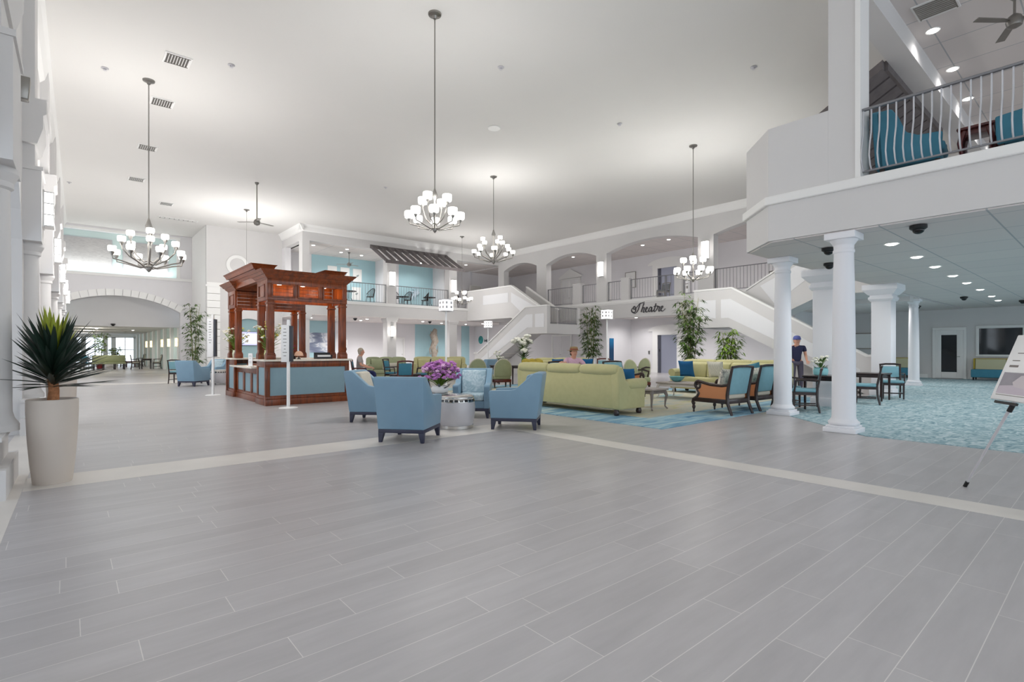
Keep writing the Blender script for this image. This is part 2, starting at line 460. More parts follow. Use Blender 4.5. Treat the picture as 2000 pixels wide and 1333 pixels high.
struct('ceiling_corridor', MB().box(-3,5.4,35.5,62,2.72,2.85).box(-1.6,5.4,34.4,35.5,4.55,4.65), CEILM, smooth=False)
struct('wall_corridor_right', MB().box(5.1,5.3,34.4,62,0,2.75), TEALP, smooth=False)
struct('wall_corridor_left', MB().box(-3,-2.8,34.4,62,0,2.75).box(-2.8,-.75,34.4,34.6,0,5.2), TEALP, smooth=False)
m = MB()
for y in range(36,62,3):
    m.box(4.95,5.1,y-.25,y+.25,0,2.72); m.box(-2.8,-2.65,y-.25,y+.25,0,2.72)
struct('trim_corridor_pilasters', m, TRIM, smooth=False)
m = MB().box(-3,5.3,62,62.2,2.45,2.85).box(-3,5.3,62,62.2,0,.1)
for x in (-3,-1.4,.3,1.0,2.6,3.2,4.9): m.box(x,x+.35,62,62.2,0,2.5)
struct('wall_corridor_end', m, TRIM, smooth=False)
m = MB()
for x0,x1 in ((-2.6,-1.4),(-1.0,.3),(1.4,2.6),(3.6,4.9)):
    m.box((x0+x1)/2-.03,(x0+x1)/2+.03,62.05,62.12,.1,2.45).box(x0,x1,62.05,62.12,1.3,1.36)
struct('window_1', m, TRIM, smooth=False)

# --- end wall between the arch and the back balcony
struct('wall_back', arch_wall('y',30,30.2,5.35,9.0,0,HC,[(6.45,8.2,0,2.45,2.95)]), WALL, smooth=False)
struct('wall_back_niche', MB().box(6.4,8.25,30.2,30.3,0,3.0), TEALD, smooth=False)
struct('trim_back_band', MB().box(5.35,9.0,29.9,30,4.58,4.72).box(5.3,6.0,29.86,30,4.5,4.6), TRIM, smooth=False)
m = MB()
for k in range(12): m.box(5.36,5.95,29.88,30.0,.2+k*.36,.2+k*.36+.345)
struct('trim_quoins', m, TRIM, bevel=.012, smooth=False)
struct('baseboard_back', MB().box(5.95,6.45,29.95,30,0,.18).box(8.2,9,29.95,30,0,.18), TRIM, smooth=False)
t = thing('round_plaque','round white plaque with a wide rim high on the grey end wall','wall plaque',(6.75,29.98,5.7))
m = MB()
for k in range(32):
    a0,a1 = 2*PI*k/32,2*PI*(k+1)/32
    m.prism([(.36*math.cos(a0),.36*math.sin(a0)),(.52*math.cos(a0),.52*math.sin(a0)),(.52*math.cos(a1),.52*math.sin(a1)),(.36*math.cos(a1),.36*math.sin(a1))],'y',-.08,0)
m.build('rim',TRIM,t)
MB().prism([(.37*math.cos(2*PI*k/32),.37*math.sin(2*PI*k/32)) for k in range(32)],'y',-.03,0).build('disc',WALL,t)

# --- back balcony (two storeys of it)
struct('balcony_back', MB().box(9,21.75,26.8,32.2,3.12,3.86), WALL, smooth=False)
struct('trim_balcony_back', MB().box(8.94,21.7,26.72,26.82,3.74,3.9).box(8.94,9.02,26.72,30,3.74,3.9), TRIM, smooth=False)
struct('ceiling_balcony_back_lower', MB().box(9,23.5,26.8,32.2,3.08,3.12), CTILE, smooth=False)
struct('wall_balcony_beam', MB().box(9,21.75,26.8,27.2,6.85,HC).box(9,9.4,27.2,30.2,6.85,HC), WALL, smooth=False)
struct('trim_balcony_cornice', MB().prism([(26.8,7.28),(26.74,7.32),(26.66,7.5),(26.58,7.6),(26.8,7.6)],'x',8.8,21.7).prism([(9.0,7.28),(8.94,7.32),(8.86,7.5),(8.78,7.6),(9.0,7.6)],'y',26.58,30), TRIM, smooth=False)
struct('ceiling_balcony_back', MB().box(9.3,21.75,27.2,30.6,6.85,6.95), CTILE, smooth=False)
for x in (9.0,13.65,17.8):
    w = .36 if x == 9.0 else .55
    struct('pillar_balcony', MB().box(x,x+w,26.8,27.3,3.86,6.85), WALL, smooth=False)
    struct('pillar_balcony_lower', MB().box(x,x+w,26.8,27.3,0,3.12).box(x-.08,x+w+.08,26.72,27.38,2.98,3.12).box(x-.05,x+w+.05,26.75,27.35,2.88,2.98).box(x-.04,x+w+.04,26.76,27.34,0,.2), WALL, smooth=False)
struct('wall_balcony_back', MB().box(9,23,30.6,30.8,3.86,6.9), WALLW, smooth=False)
struct('wall_balcony_teal', MB().box(10.8,14.75,30.58,30.6,3.86,6.85).box(16.4,18.95,30.58,30.6,3.86,6.85), TEALW, smooth=False)
struct('wall_balcony_wing', MB().box(14.75,15.1,28.9,30.6,3.86,6.85).box(18.95,19.2,29.2,30.6,3.86,6.85).box(9.0,9.3,29.5,30.6,3.86,6.85), WALLW, smooth=False)
struct('wall_lower_back', MB().box(9,25.8,32.0,32.2,0,3.1).box(8.85,9.0,30.2,31.995,0,3.1), WALLW, smooth=False)
struct('wall_lower_teal', MB().box(10.5,12.75,31.97,32.0,0,3.08).box(18.4,20.85,31.97,32,0,3.08).box(22.3,23.0,31.97,32,0,3.08), TEALW, smooth=False)
struct('baseboard_lower_back', MB().box(9,25.8,31.93,31.98,0,.15), TRIM, smooth=False)

# --- theatre side: upper arcade wall, fascia, rooms behind
ARC = [(6.6,11.8,3.8,6.4,6.78),(12.55,17.8,3.8,6.4,6.78),(18.5,22.35,3.8,6.37,6.76),(23.2,26.3,3.8,6.42,6.76)]
struct('wall_theatre', arch_wall('x',21.7,22.1,-.5,26.9,3.8,HC,ARC,18), WALL, smooth=False)
struct('wall_theatre_fascia', MB().box(21.7,22.1,4.75,26.8,2.95,3.8), WALL, smooth=False)
struct('trim_theatre', MB().box(21.6,21.72,4.75,26.75,3.72,3.84).box(21.66,21.72,4.75,26.75,3.66,3.72), TRIM, smooth=False)
struct('trim_theatre_cornice', MB().prism([(21.7,7.28),(21.64,7.32),(21.56,7.5),(21.48,7.6),(21.7,7.6)],'y',4.7,26.7), TRIM, smooth=False)
struct('floor_upper_east', MB().box(22.1,31.5,4.76,32.2,3.15,3.8), WALLW, smooth=False)
struct('ceiling_theatre_upper', MB().box(22.1,31.5,-.5,30.6,6.85,6.95), CTILE, smooth=False)
struct('wall_upper_east', MB().box(25.8,26.0,4,30.6,3.8,6.9).box(22.1,25.8,30.4,30.6,3.8,6.9), WALLW, smooth=False)
struct('wall_lower_east', MB().box(25.8,26.0,10,19.3,0,3.14).box(23.5,26.0,19.3,19.5,0,3.14).box(23.5,23.7,19.5,32,0,3.14).box(26,30.6,10,10.2,0,3.14), WALLW, smooth=False)
struct('baseboard_lower_east', MB().box(25.74,25.8,10,15.9,0,.18).box(25.74,25.8,17.6,19.24,0,.18).box(23.5,25.8,19.24,19.3,0,.18).box(23.44,23.5,19.3,32,0,.18), TRIM, smooth=False)
for (y0,y1) in ((10.05,10.3),):
    pass
# --- mezzanine wing on the right
WP = [(9.2,-10),(9.2,4.0),(9.98,4.75),(31.5,4.75),(31.5,-10)]
struct('mezzanine_slab', MB().prism(WP,'z',3.17,3.86), WALL, smooth=False)
struct('ceiling_mezzanine', MB().prism([(9.25,-10),(9.25,3.98),(10,4.7),(30.5,4.7),(30.5,-10)],'z',3.15,3.17).box(22.1,30.5,4.76,32,3.131,3.149), CTILE, smooth=False)
struct('trim_mezzanine', MB().prism([(9.14,-10),(9.14,4.03),(9.95,4.82),(21.7,4.82),(21.7,4.7),(9.98,4.7),(9.24,3.98),(9.24,-10)],'z',3.78,3.93), TRIM, bevel=.02, smooth=False)
struct('wall_mezzanine_parapet', MB().prism([(9.2,3.071),(9.2,4.0),(9.98,4.75),(21.7,4.75),(21.7,4.6),(10.04,4.6),(9.35,3.94),(9.35,3.071)],'z',3.86,5.1), WALL, smooth=False)
struct('pillar_mezzanine', MB().box(9.2,9.55,2.68,3.07,3.86,HC), WALL, smooth=False)
struct('trim_mezzanine_pillar', MB().box(9.17,9.58,2.62,2.69,3.86,HC), TRIM, smooth=False)
struct('wall_mezzanine_beam', MB().box(9.2,21.7,2.68,3.07,7.0,HC), WALL, smooth=False)
struct('ceiling_mezzanine_upper', MB().box(9.2,31.4,-10,2.68,7.4,7.5), CTILE, smooth=False)
struct('wall_right', MB().box(30.5,30.7,-10,10.2,0,3.2).box(31.2,31.4,-10,4.75,3.86,7.5), WALL, smooth=False)
struct('baseboard_right', MB().box(30.44,30.5,-10,4.5,0,.18).box(30.44,30.5,6.0,10,0,.18), TRIM, smooth=False)
def cc(a): return a
# front wall behind the viewer, tall glazed openings
m = MB().box(-3,31.5,-10.2,-10,6.6,HC+.1).box(-3,31.5,-10.2,-10,0,.15)
for x in (-3,1,5,9,13,17,21,25,29,31.2): m.box(x,x+.3,-10.2,-10,0,6.7)
struct('wall_front', m, WALL, smooth=False)

# --- round columns under the mezzanine
def round_column(label, x, y):
    t = thing('column',label,'column',(x,y,0),0,'white columns under the mezzanine'); t['kind'] = 'thing'
    MB().box(-.23,.23,-.23,.23,0,.075).box(-.2,.2,-.2,.2,.075,.11).lathe([(.205,.11),(.22,.135),(.22,.16),(.19,.19),(.175,.215)],28).build('base',COLM,t,bevel=.008)
    MB().lathe([(.175,.21),(.168,.26),(.163,1.2),(.15,2.3),(.138,2.83),(.138,2.9)],32).build('shaft',COLM,t)
    MB().lathe([(.138,2.83),(.152,2.85),(.152,2.88),(.14,2.9),(.142,2.96),(.17,3.0),(.2,3.05)],32).box(-.215,.215,-.215,.215,3.045,3.148).build('capital',COLM,t,bevel=.006)
round_column('round white column nearest the poster easel',9.42,2.92)
round_column('round white column at the clipped corner of the mezzanine, by the cane chairs',11.0,4.5)
round_column('round white column far across the teal carpet, before the glazed door',23.36,5.0)
def square_pillar(label,x,y):
    t = thing('column',label,'column',(x,y,0),0,'square pillars along the mezzanine'); t['kind'] = 'thing'
    MB().box(-.24,.24,-.24,.24,0,3.0).build('shaft',COLM,t,bevel=.015)
    MB().box(-.28,.28,-.28,.28,0,.2).build('base',COLM,t,bevel=.01)
    m = MB()
    for (a,b,z0,z1) in ((.26,.3,2.68,2.74),(.3,.3,2.74,2.8),(.3,.42,2.86,3.0),(.42,.42,3.0,3.148),(.27,.27,2.8,2.86)):
        m.add([(-a,-a,z0),(a,-a,z0),(a,a,z0),(-a,a,z0),(-b,-b,z1),(b,-b,z1),(b,b,z1),(-b,b,z1)],[(0,3,2,1),(4,5,6,7),(0,1,5,4),(1,2,6,5),(2,3,7,6),(3,0,4,7)])
    m.build('capital',COLM,t,smooth=False)
square_pillar('square white pillar with a stepped capital behind the flower table',13.45,4.5)
square_pillar('square white pillar with a flared capital at the foot of the stair',17.75,4.5)

# --- staircases: outer flight down to the floor, landing, inner flight up to the balcony
def staircase(br, Y0, Y1, s, label):
    """landing from Y0 (outer end) to Y1, flights run on in direction s"""
    X0 = 18.0; zl = 2.4; sl = .585
    t = thing('staircase',label,'staircase',(X0,Y1,0)); t['kind'] = 'thing'
    def y(d): return s*d              # along the run, from the landing edge
    L0 = abs(Y1-Y0)
    run1 = zl/sl; zt = 3.86; run2 = (zt-zl)/sl
    # outer parapet
    top = zl+1.08
    poly = [(y(-L0),zl-.28),(y(-L0),top),(y(0),top),(y(run1),1.1),(y(run1+.35),1.1),(y(run1+.35),0),(y(run1-.05),0),(y(-.1),zl-.28)]
    MB().prism(poly,'x',0,.16).build('outer_parapet',WALL,t,smooth=False)
    ip = [(y(-L0+1.05),zl+.05),(y(-L0+1.05),zl+.72),(y(-.05),zl+.72),(y(run1-.15),.72),(y(run1-.15),.4),(y(-.12),zl+.05)]
    MB().prism(ip,'x',-.012,0).build('panel',PANELM,t,smooth=False)
    MB().prism([(y(-L0+.2),zl+.05),(y(-L0+.2),zl+.72),(y(-L0+.85),zl+.72),(y(-L0+.85),zl+.05)],'x',-.012,0).build('panel',PANELM,t,smooth=False)
    cap = [(y(-L0-.03),top),(y(-L0-.03),top+.06),(y(.02),top+.06),(y(run1),1.16),(y(run1+.4),1.16),(y(run1+.4),1.1),(y(run1),1.1),(y(0),top)]
    MB().prism(cap,'x',-.04,.2).build('handrail_cap',TRIM,t,smooth=False)
    # mid wall between the flights, rises with the inner flight
    top2 = zt+1.05
    poly = [(y(0),zl-.28),(y(0),top),(y(run2),top2),(y(run2+br),top2),(y(run2+br),zt-.74),(y(run2),zt-.74),(y(run2*.1),zl-.28)]
    MB().prism(poly,'x',1.12,1.28).build('inner_parapet',WALL,t,smooth=False)
    MB().prism([(y(.5),top-.15+.29),(y(run2),top2-.35),(y(run2),top2-.9),(y(1.0),zl+.55)],'x',1.108,1.12).prism([(y(run2+.25),top2-.35),(y(run2+min(2.6,br-.3)),top2-.35),(y(run2+min(2.6,br-.3)),top2-.9),(y(run2+.25),top2-.9)],'x',1.108,1.12).build('panel',PANELM,t,smooth=False)
    MB().prism([(y(-.02),top),(y(-.02),top+.06),(y(run2),top2+.06),(y(run2+br),top2+.06),(y(run2+br),top2),(y(run2),top2)],'x',1.08,1.32).build('handrail_cap',TRIM,t,smooth=False)
    # outer side wall of the inner flight
    MB().prism([(y(0),zl-.28),(y(0),top),(y(run2),top2),(y(run2),zt-.74)],'x',2.26,2.38).build('side_parapet',WALL,t,smooth=False)
    MB().prism([(y(-.02),top),(y(-.02),top+.06),(y(run2),top2+.06),(y(run2),top2)],'x',2.22,2.42).build('handrail_cap',TRIM,t,smooth=False)
    # landing and steps
    d = MB()
    a,b = sorted((y(-L0),y(0)))
    d.box(.02,2.37,a+.01,b-.01,zl-.27,zl)
    d.build('landing',WALL,t,smooth=False)
    st = MB(); n = 15
    for k in range(n):
        a,b = sorted((y(run1*k/n),y(run1*(k+1)/n))); z = zl*(1-(k+1)/n)+zl/n*0
        if z > .01: st.box(.16,1.12,a,b,z-.03,z)
        e = y(run1*k/n); r0,r1 = sorted((e,e+s*.02)); st.box(.16,1.12,r0,r1,z+.001,z+zl/n-.03)
    n2 = 9
    for k in range(n2):
        a,b = sorted((y(run2*k/n2),y(run2*(k+1)/n2))); z = zl+(zt-zl)*(k+1)/n2
        st.box(1.28,2.26,a,b,z-.03,z)
        e = y(run2*k/n2); r0,r1 = sorted((e,e+s*.02)); st.box(1.28,2.26,r0,r1,z-(zt-zl)/n2,z-.031)
    st.build('steps',STRIPE,t,smooth=False)
    MB().prism([(y(.0),zl-.27),(y(.0),zl-.22),(y(run1-.1),.05),(y(run1-.1),0)],'x',.161,1.119).build('soffit',WALL,t,smooth=False)
    MB().prism([(y(.02),zl-.27),(y(.02),zl-.2),(y(run2),zt-.66),(y(run2),zt-.73)],'x',1.281,2.259).build('soffit',WALL,t,smooth=False)
    a,b = sorted((y(run2),y(run2+br)))
    MB().box(1.28,3.7,a,b,zt-.74,zt-.02).build('bridge',WALL,t,smooth=False)
    # end rail of the landing
    e = y(-L0); w = -s*.0
    a,b = sorted((e-s*.012,e+s*.12))
    MB().box(-.006,.22,a,b,zl-.285,top+.002).box(2.2,2.39,a,b,zl-.285,top+.002).box(-.003,2.385,a+.002,b-.002,zl-.287,zl+.2).build('end_posts',WALL,t,smooth=False)
    r = MB().box(.22,2.2,e+s*.03,e+s*.07,top-.06,top-.02).box(.22,2.2,e+s*.03,e+s*.07,zl+.24,zl+.27)
    for k in range(18): 
        xx = .22+1.98*(k+.5)/18; r.box(xx-.008,xx+.008,e+s*.042,e+s*.058,zl+.25,top-.04)
    r.build('landing_rail',RAILM,t,smooth=False)
    # closet wall under the flight
    MB().prism([(y(1.3),0),(y(1.3),zl-.28-.76),(y(run1-.3),.02),(y(run1-.3),0)],'x',.9,1.0).build('understair_wall',WALL,t,smooth=False)
    return t
staircase(4.25,18.5,20.05,1,'white staircase below the sage chairs and hydrangeas, with landing rail facing the hall')
staircase(1.85,10.55,9.1,-1,'white staircase behind the tall bamboo, descending to the square pillars')
# ------------------------------------------------------------------ furniture builders (front = +Y)
def face(dx, dy): return math.atan2(dy,dx)-PI/2
def flare(mb, k=.10, z0=.5):
    mb.v = [(x*(1+k*(z-z0)),y,z) for x,y,z in mb.v]; return mb

def club_chair(label, loc, rz, group, cush):
    t = thing('club_armchair',label,'armchair',loc,rz,group)
    W = .35; T = .11
    side = [(-.37,.185),(.39,.185),(.42,.60),(.40,.635),(.06,.645),(-.02,.66),(-.29,.9),(-.33,.925),(-.45,.925),(-.465,.90)]
    m = MB().prism(side,'x',-W,-W+T).prism(side,'x',W-T,W)
    m.prism([(-.372,.186),(-.20,.186),(-.19,.42),(-.32,.926),(-.452,.927),(-.468,.90)],'x',-W+.001,W-.001)
    m.box(-W+T-.01,W-T+.01,-.25,.375,.185,.33)
    flare(m).build('shell',VINYL,t,bevel=.022,seg=3)
    MB().box(-.235,.235,-.2,.395,.33,.46).build('seat_cushion',cush[0],t,bevel=.035,seg=3)
    flare(MB().prism([(-.19,.45),(-.06,.45),(-.20,.89),(-.32,.90)],'x',-.235,.235)).build('back_cushion',cush[1],t,bevel=.03,seg=3)
    MB().box(-.335,.335,-.365,.385,.135,.188).build('base_rail',LEGBLUE,t,bevel=.006)
    for sx in (-1,1):
        for sy in (-1,1):
            x0,x1 = sorted((sx*.335,sx*.255)); y0 = -.365 if sy < 0 else .305
            MB().taper(x0,x1,y0,y0+.08,0,.137,.018,.018,sx*.014,sy*.014).build('leg',LEGBLUE,t,bevel=.004)
    return t
def drum_table(label, loc, r=.31, h=.56, group='drum side tables'):
    t = thing('drum_table',label,'side table',loc,0,group)
    k = h/.56
    MB().lathe([(r*.86,.055*k),(r*.93,.12*k),(r*.985,.25*k),(r,.36*k),(r*.97,.44*k)],40).build('body',SILVER,t,ang=60)
    MB().lathe([(r*.84,0),(r*.9,.005),(r*.9,.055*k),(r*.86,.058*k)],40).build('base_ring',CHROME,t)
    MB().lathe([(r*.97,.435*k),(r*.975,.44*k),(r*.93,.50*k),(r*.92,.503*k)],40).build('slot_band',CHROME,t)
    m = MB()
    for i in range(22):
        a = 2*PI*i/22
        c,s_ = math.cos(a),math.sin(a); c2,s2 = math.cos(a+.2),math.sin(a+.2)
        m.add([(r*.974*c,r*.974*s_,.45*k),(r*.974*c2,r*.974*s2,.45*k),(r*.946*c2,r*.946*s2,.488*k),(r*.946*c,r*.946*s_,.488*k)],[(0,1,2,3)])
    m.build('slots',DARKGL,t)
    MB().lathe([(r*.92,.50*k),(r*.93,.515*k),(r*.88,.545*k),(r*.8,.556*k),(r*.5,h)],40).build('top',CHROME,t,ang=60)
    return t

def rolled_sofa(label, loc, rz, L=2.9, cush=3, fab=None, group=None):
    fab = fab or CHART
    t = thing('sofa',label,'sofa',loc,rz,group)
    hw = L/2; A = .2
    # back: flat outer panel and rolled top in sections
    MB().prism([(-.42,.13),(-.30,.13),(-.26,.5),(-.30,.88),(-.40,.90),(-.44,.80)],'x',-hw+.06,hw-.06).build('back',fab,t,bevel=.02)
    m = MB(); n = 3; w = (L-.10)/n
    for i in range(n):
        a = -hw+.05+w*i
        xs = [a,a+.03,a+.12,a+w/2,a+w-.12,a+w-.03,a+w]; rr = [.075,.098,.112,.118,.112,.098,.075]
        m.tube([(x,-.375,.89) for x in xs],rr,16)
    m.build('back_roll',fab,t,ang=70)
    for sx in (-1,1):
        x0,x1 = sorted((sx*hw,sx*(hw-A)))
        prof = [(-.42,.12),(.42,.12),(.44,.5),(.43,.60),(.1,.60),(-.08,.62),(-.19,.70),(-.25,.86),(-.30,.96),(-.42,.94),(-.45,.80)]
        a = MB().prism(prof,'x',x0+.01,x1-.01).build('arm',fab,t,bevel=.03,seg=3)
        xc = sx*(hw-.08)
        MB().tube([(xc,-.12,.585),(xc,-.05,.6),(xc,.2,.605),(xc,.44,.6)],[.07,.11,.115,.115],16).build('arm_roll',fab,a,ang=60)
    MB().box(-hw+A-.02,hw-A+.02,-.32,.40,.12,.3).build('base',fab,t,bevel=.015)
    cw = (L-2*A)/cush
    for i in range(cush):
        x = -hw+A+cw*i
        MB().box(x+.006,x+cw-.006,-.22,.44,.3,.47).build('seat_cushion',fab,t,bevel=.05,seg=3)
        MB().prism([(-.27,.46),(-.06,.46),(-.14,.88),(-.31,.93)],'x',x+.006,x+cw-.006).build('back_cushion',fab,t,bevel=.05,seg=3)
    for sx in (-1,1):
        for y in (-.36,.36):
            MB().lathe([(.02,.0),(.05,.008),(.062,.05),(.05,.09),(.04,.13)],16,(sx*(hw-.12),y,0)).build('foot',DARKW,t)
    return t

def scroll(c, r, turns=1.35, n=26, start=PI/2, sgn=1):
    out = []
    for i in range(n+1):
        f = i/n; a = start+sgn*2*PI*turns*f; rr = r*(1-.72*f)
        out.append((c[0]+rr*math.cos(a), c[1]+rr*math.sin(a)))
    return out
def cane_chair(label, loc, rz, group, seatm=None):
    t = thing('cane_armchair',label,'armchair',loc,rz,group)
    W = .36
    for sx in (-1,1):
        x = sx*W
        pts = [(x,-.40,.60),(x,-.25,.575),(x,0,.585),(x,.2,.625)]
        sc = scroll((.29,.56),.085,1.25,24,PI/2,-1)
        pts += [(x,p[0],p[1]) for p in sc]
        MB().tube(pts,[.03]*4+[.033-.016*i/24 for i in range(25)],10).build('arm',DARKW,t,ang=60)
        # curved front post
        MB().tube([(x,.33,.48),(x,.27,.40),(x,.32,.32),(x,.40,.27),(x,.42,.2),(x,.40,.15)],[.02,.03,.034,.036,.036,.03],10).build('front_post',DARKW,t,ang=60)
        MB().lathe([(.014,0),(.022,.03),(.016,.05),(.036,.1),(.032,.13),(.02,.15),(.03,.17),(.036,.2)],14,(x,.40,0)).build('leg',DARKW,t)
        MB().tube([(x,-.47,0),(x,-.42,.12),(x,-.37,.25),(x,-.37,.4),(x,-.40,.6),(x,-.48,.95)],[.026,.03,.034,.034,.032,.024],10).build('leg',DARKW,t,ang=60)
        MB().box(x-.025,x+.025,-.37,.39,.22,.31).build('side_rail',DARKW,t,bevel=.008)
        MB().prism([(-.36,.31),(.34,.31),(.28,.40),(.28,.52),(.2,.59),(0,.565),(-.25,.555),(-.37,.57)],'x',x-.008,x+.008).build('cane_panel',CANE,t)
    MB().box(-W,W,.34,.39,.22,.31).box(-W,W,-.39,-.34,.22,.31).box(-W,W,-.36,.36,.24,.28).build('seat_frame',DARKW,t,bevel=.006)
    MB().box(-W+.03,W-.03,-.34,.36,.30,.43).build('seat_cushion',seatm or BEIGE,t,bevel=.04,seg=3)
    MB().prism([(-.36,.40),(-.31,.40),(-.42,.93),(-.47,.94)],'x',-W+.03,W-.03).build('backrest',AQUA,t,bevel=.012)
    MB().tube([(-W,-.475,.945),(-.15,-.48,.965),(.15,-.48,.965),(W,-.475,.945)],.026,10).build('top_rail',DARKW,t)
    return t
def pillow(name,label,loc,rot,size,m,group):
    w,d,h = size
    n = 10; vs = []; fs = []
    for s_ in (1,-1):
        for i in range(n+1):
            for j in range(n+1):
                u,v = -1+2*i/n,-1+2*j/n
                e = (1-u**4)*(1-v**4)
                k = 1-.07*(abs(u)*abs(v))**0 + .07*(u*u*v*v)
                vs.append((u*w/2*k, s_*d/2*math.sqrt(max(0,e)), v*h/2*k))
    q = (n+1)**2
    for b,flip in ((0,0),(q,1)):
        for i in range(n):
            for j in range(n):
                a = b+i*(n+1)+j; f = (a,a+1,a+n+2,a+n+1)
                fs.append(f if not flip else f[::-1])
    o = MB().add(vs,fs).build(name,m,smooth=True,ang=80)
    o.location = loc; o.rotation_euler = rot
    return tag(o,label,'pillow',group)

def dining_chair(label, loc, rz, group, fab, wood=None, arms=False, h=.9, crest=False, cat='chair'):
    wood = wood or DARKW
    t = thing('dining_chair',label,cat,loc,rz,group)
    for sx in (-1,1):
        MB().taper(sx*.22-.022,sx*.22+.022,.18,.224,0,.42,.006,.006).build('leg',wood,t)
        MB().tube([(sx*.215,-.27,0),(sx*.215,-.225,.22),(sx*.215,-.215,.45),(sx*.22,-.30,h)],[.02,.022,.024,.02],8).build('leg',wood,t)
        if arms:
            MB().tube([(sx*.225,-.24,.66),(sx*.25,0,.67),(sx*.25,.17,.655)],.02,8).tube([(sx*.25,.16,.655),(sx*.24,.19,.42)],.018,8).build('arm',wood,t)
    MB().box(-.22,.22,-.22,.215,.36,.42).box(-.21,.21,.19,.21,.14,.17).box(-.215,-.195,-.2,.2,.14,.165).box(.195,.215,-.2,.2,.14,.165).build('seat_frame',wood,t)
    MB().box(-.235,.235,-.21,.235,.42,.485).build('seat',fab,t,bevel=.025,seg=3)
    MB().prism([(-.255,.56),(-.215,.56),(-.27,h-.05),(-.315,h-.05)],'x',-.19,.19).build('backrest',fab,t,bevel=.012)
    m = MB().tube([(-.24,-.30,h-.01),(-.1,-.31,h+.012),(.1,-.31,h+.012),(.24,-.30,h-.01)],.024,8)
    m.tube([(-.21,-.245,.54),(.21,-.245,.54)],.014,8)
    m.build('back_rail',wood,t)
    return t
def oval_chair(label, loc, rz, group, fab, h=.98, wood=None):
    wood = wood or DARKW
    t = thing('oval_back_armchair',label,'armchair',loc,rz,group)
    n = 28; W = .30; zc = h-.36
    # padded back: rounded arch outline, curved slightly
    poly = [(-W,.40)]+[(-W*math.cos(PI*k/20)*1.0, h-.34+.34*math.sin(PI*k/20)) for k in range(21)]+[(W,.40)]
    def bend(mb): mb.v = [(x,y-.10*(z-.4)+.25*x*x,z) for x,y,z in mb.v]; return mb
    bend(MB().prism(poly,'y',-.29,-.22)).build('backrest',fab,t,bevel=.02,seg=2)
    m = MB().tube([(p[0]*1.03,-.255-.10*(p[1]-.4)+.25*p[0]*p[0],p[1]+.012) for p in poly],.018,8)
    m.build('back_trim',BEIGE,t,ang=60)
    MB().box(-.31,.31,-.26,.30,.2,.3).build('seat_frame',MAHOG,t,bevel=.01)
    MB().box(-.30,.30,-.24,.31,.3,.45).build('seat',fab,t,bevel=.04,seg=3)
    for sx in (-1,1):
        MB().tube([(sx*.31,-.22,.66),(sx*.34,0,.67),(sx*.335,.2,.62)],[.022,.035,.026],8).tube([(sx*.335,.19,.62),(sx*.31,.12,.3)],.02,8).build('arm',wood,t)
        for y in (-.22,.26):
            MB().taper(sx*.28-.025,sx*.28+.025,y-.025,y+.025,0,.22,.01,.01).build('leg',wood,t)
    return t
def iron_chair(label, loc, rz, group, h=.85):
    t = thing('iron_chair',label,'chair',loc,rz,group)
    MB().lathe([(.2,.43),(.22,.44),(.22,.46),(.1,.465)],18).build('seat',IRON,t)
    for a in (45,135,225,315):
        c,s_ = math.cos(R(a)),math.sin(R(a))
        MB().tube([(.17*c,.17*s_,.44),(.21*c,.21*s_,.2),(.24*c,.24*s_,0)],.014,6).build('leg',IRON,t)
    m = MB(); top = []
    for k in range(15):
        a = R(180+180*(k/14)); c,s_ = math.cos(a),math.sin(a)
        z = .64+(h-.64)*math.sin(PI*k/14)**1.2
        top.append((.27*c,.25*s_,z))
        m.tube([(.21*c,.2*s_,.45),(.27*c,.25*s_,z)],.011,5)
    m.tube(top,.016,6)
    m.build('slat_back',IRON,t)
    return t
def small_table(name,label,loc,rz,w,d,h,topm,legm,group=None,cat='table',curved=False,thick=.04):
    t = thing(name,label,cat,loc,rz,group)
    MB().box(-w/2,w/2,-d/2,d/2,h-thick,h).build('table_top',topm,t,bevel=.012)
    a,b = w/2-.05,d/2-.05
    MB().box(-a,a,-b,b,h-thick-.07,h-thick).build('apron',legm,t,bevel=.006)
    for sx in (-1,1):
        for sy in (-1,1):
            if curved:
                MB().tube([(sx*(a-.02),sy*(b-.02),h-thick-.01),(sx*(a+.015),sy*(b+.015),h*.66),(sx*(a-.005),sy*(b-.005),h*.35),(sx*(a-.01),sy*(b-.01),.06),(sx*(a+.03),sy*(b+.03),0)],[.045,.034,.022,.016,.02],8).build('leg',legm,t)
            else:
                MB().taper(sx*a-.025,sx*a+.025,sy*b-.025,sy*b+.025,0,h-thick,.008,.008).build('leg',legm,t)
    return t
def settee(label, loc, rz, L, group=None):
    t = thing('settee',label,'settee',loc,rz,group); hw = L/2
    MB().box(-hw,hw,-.34,.36,.12,.46).build('seat',TEALFD,t,bevel=.03,seg=3)
    n = max(1,round(L/.85)); w = (L-.1)/n
    for i in range(n):
        MB().prism([(-.36,.44),(-.22,.44),(-.27,.9),(-.37,.9)],'x',-hw+.05+w*i+.008,-hw+.05+w*(i+1)-.008).build('back_panel',mat_cream,t,bevel=.02)
    MB().box(-hw,-hw+.05,-.38,-.2,.4,.92).box(hw-.05,hw,-.38,-.2,.4,.92).box(-hw,hw,-.39,-.35,.4,.93).build('back_frame',OLIVEY,t,bevel=.01)
    for sx in (-1,1):
        for y in (-.28,.3): MB().taper(sx*(hw-.08)-.03,sx*(hw-.08)+.03,y-.03,y+.03,0,.13,.008,.008).build('foot',BLACK,t)
    return t
mat_cream = mat('cream_vinyl',(196,194,160),.5)
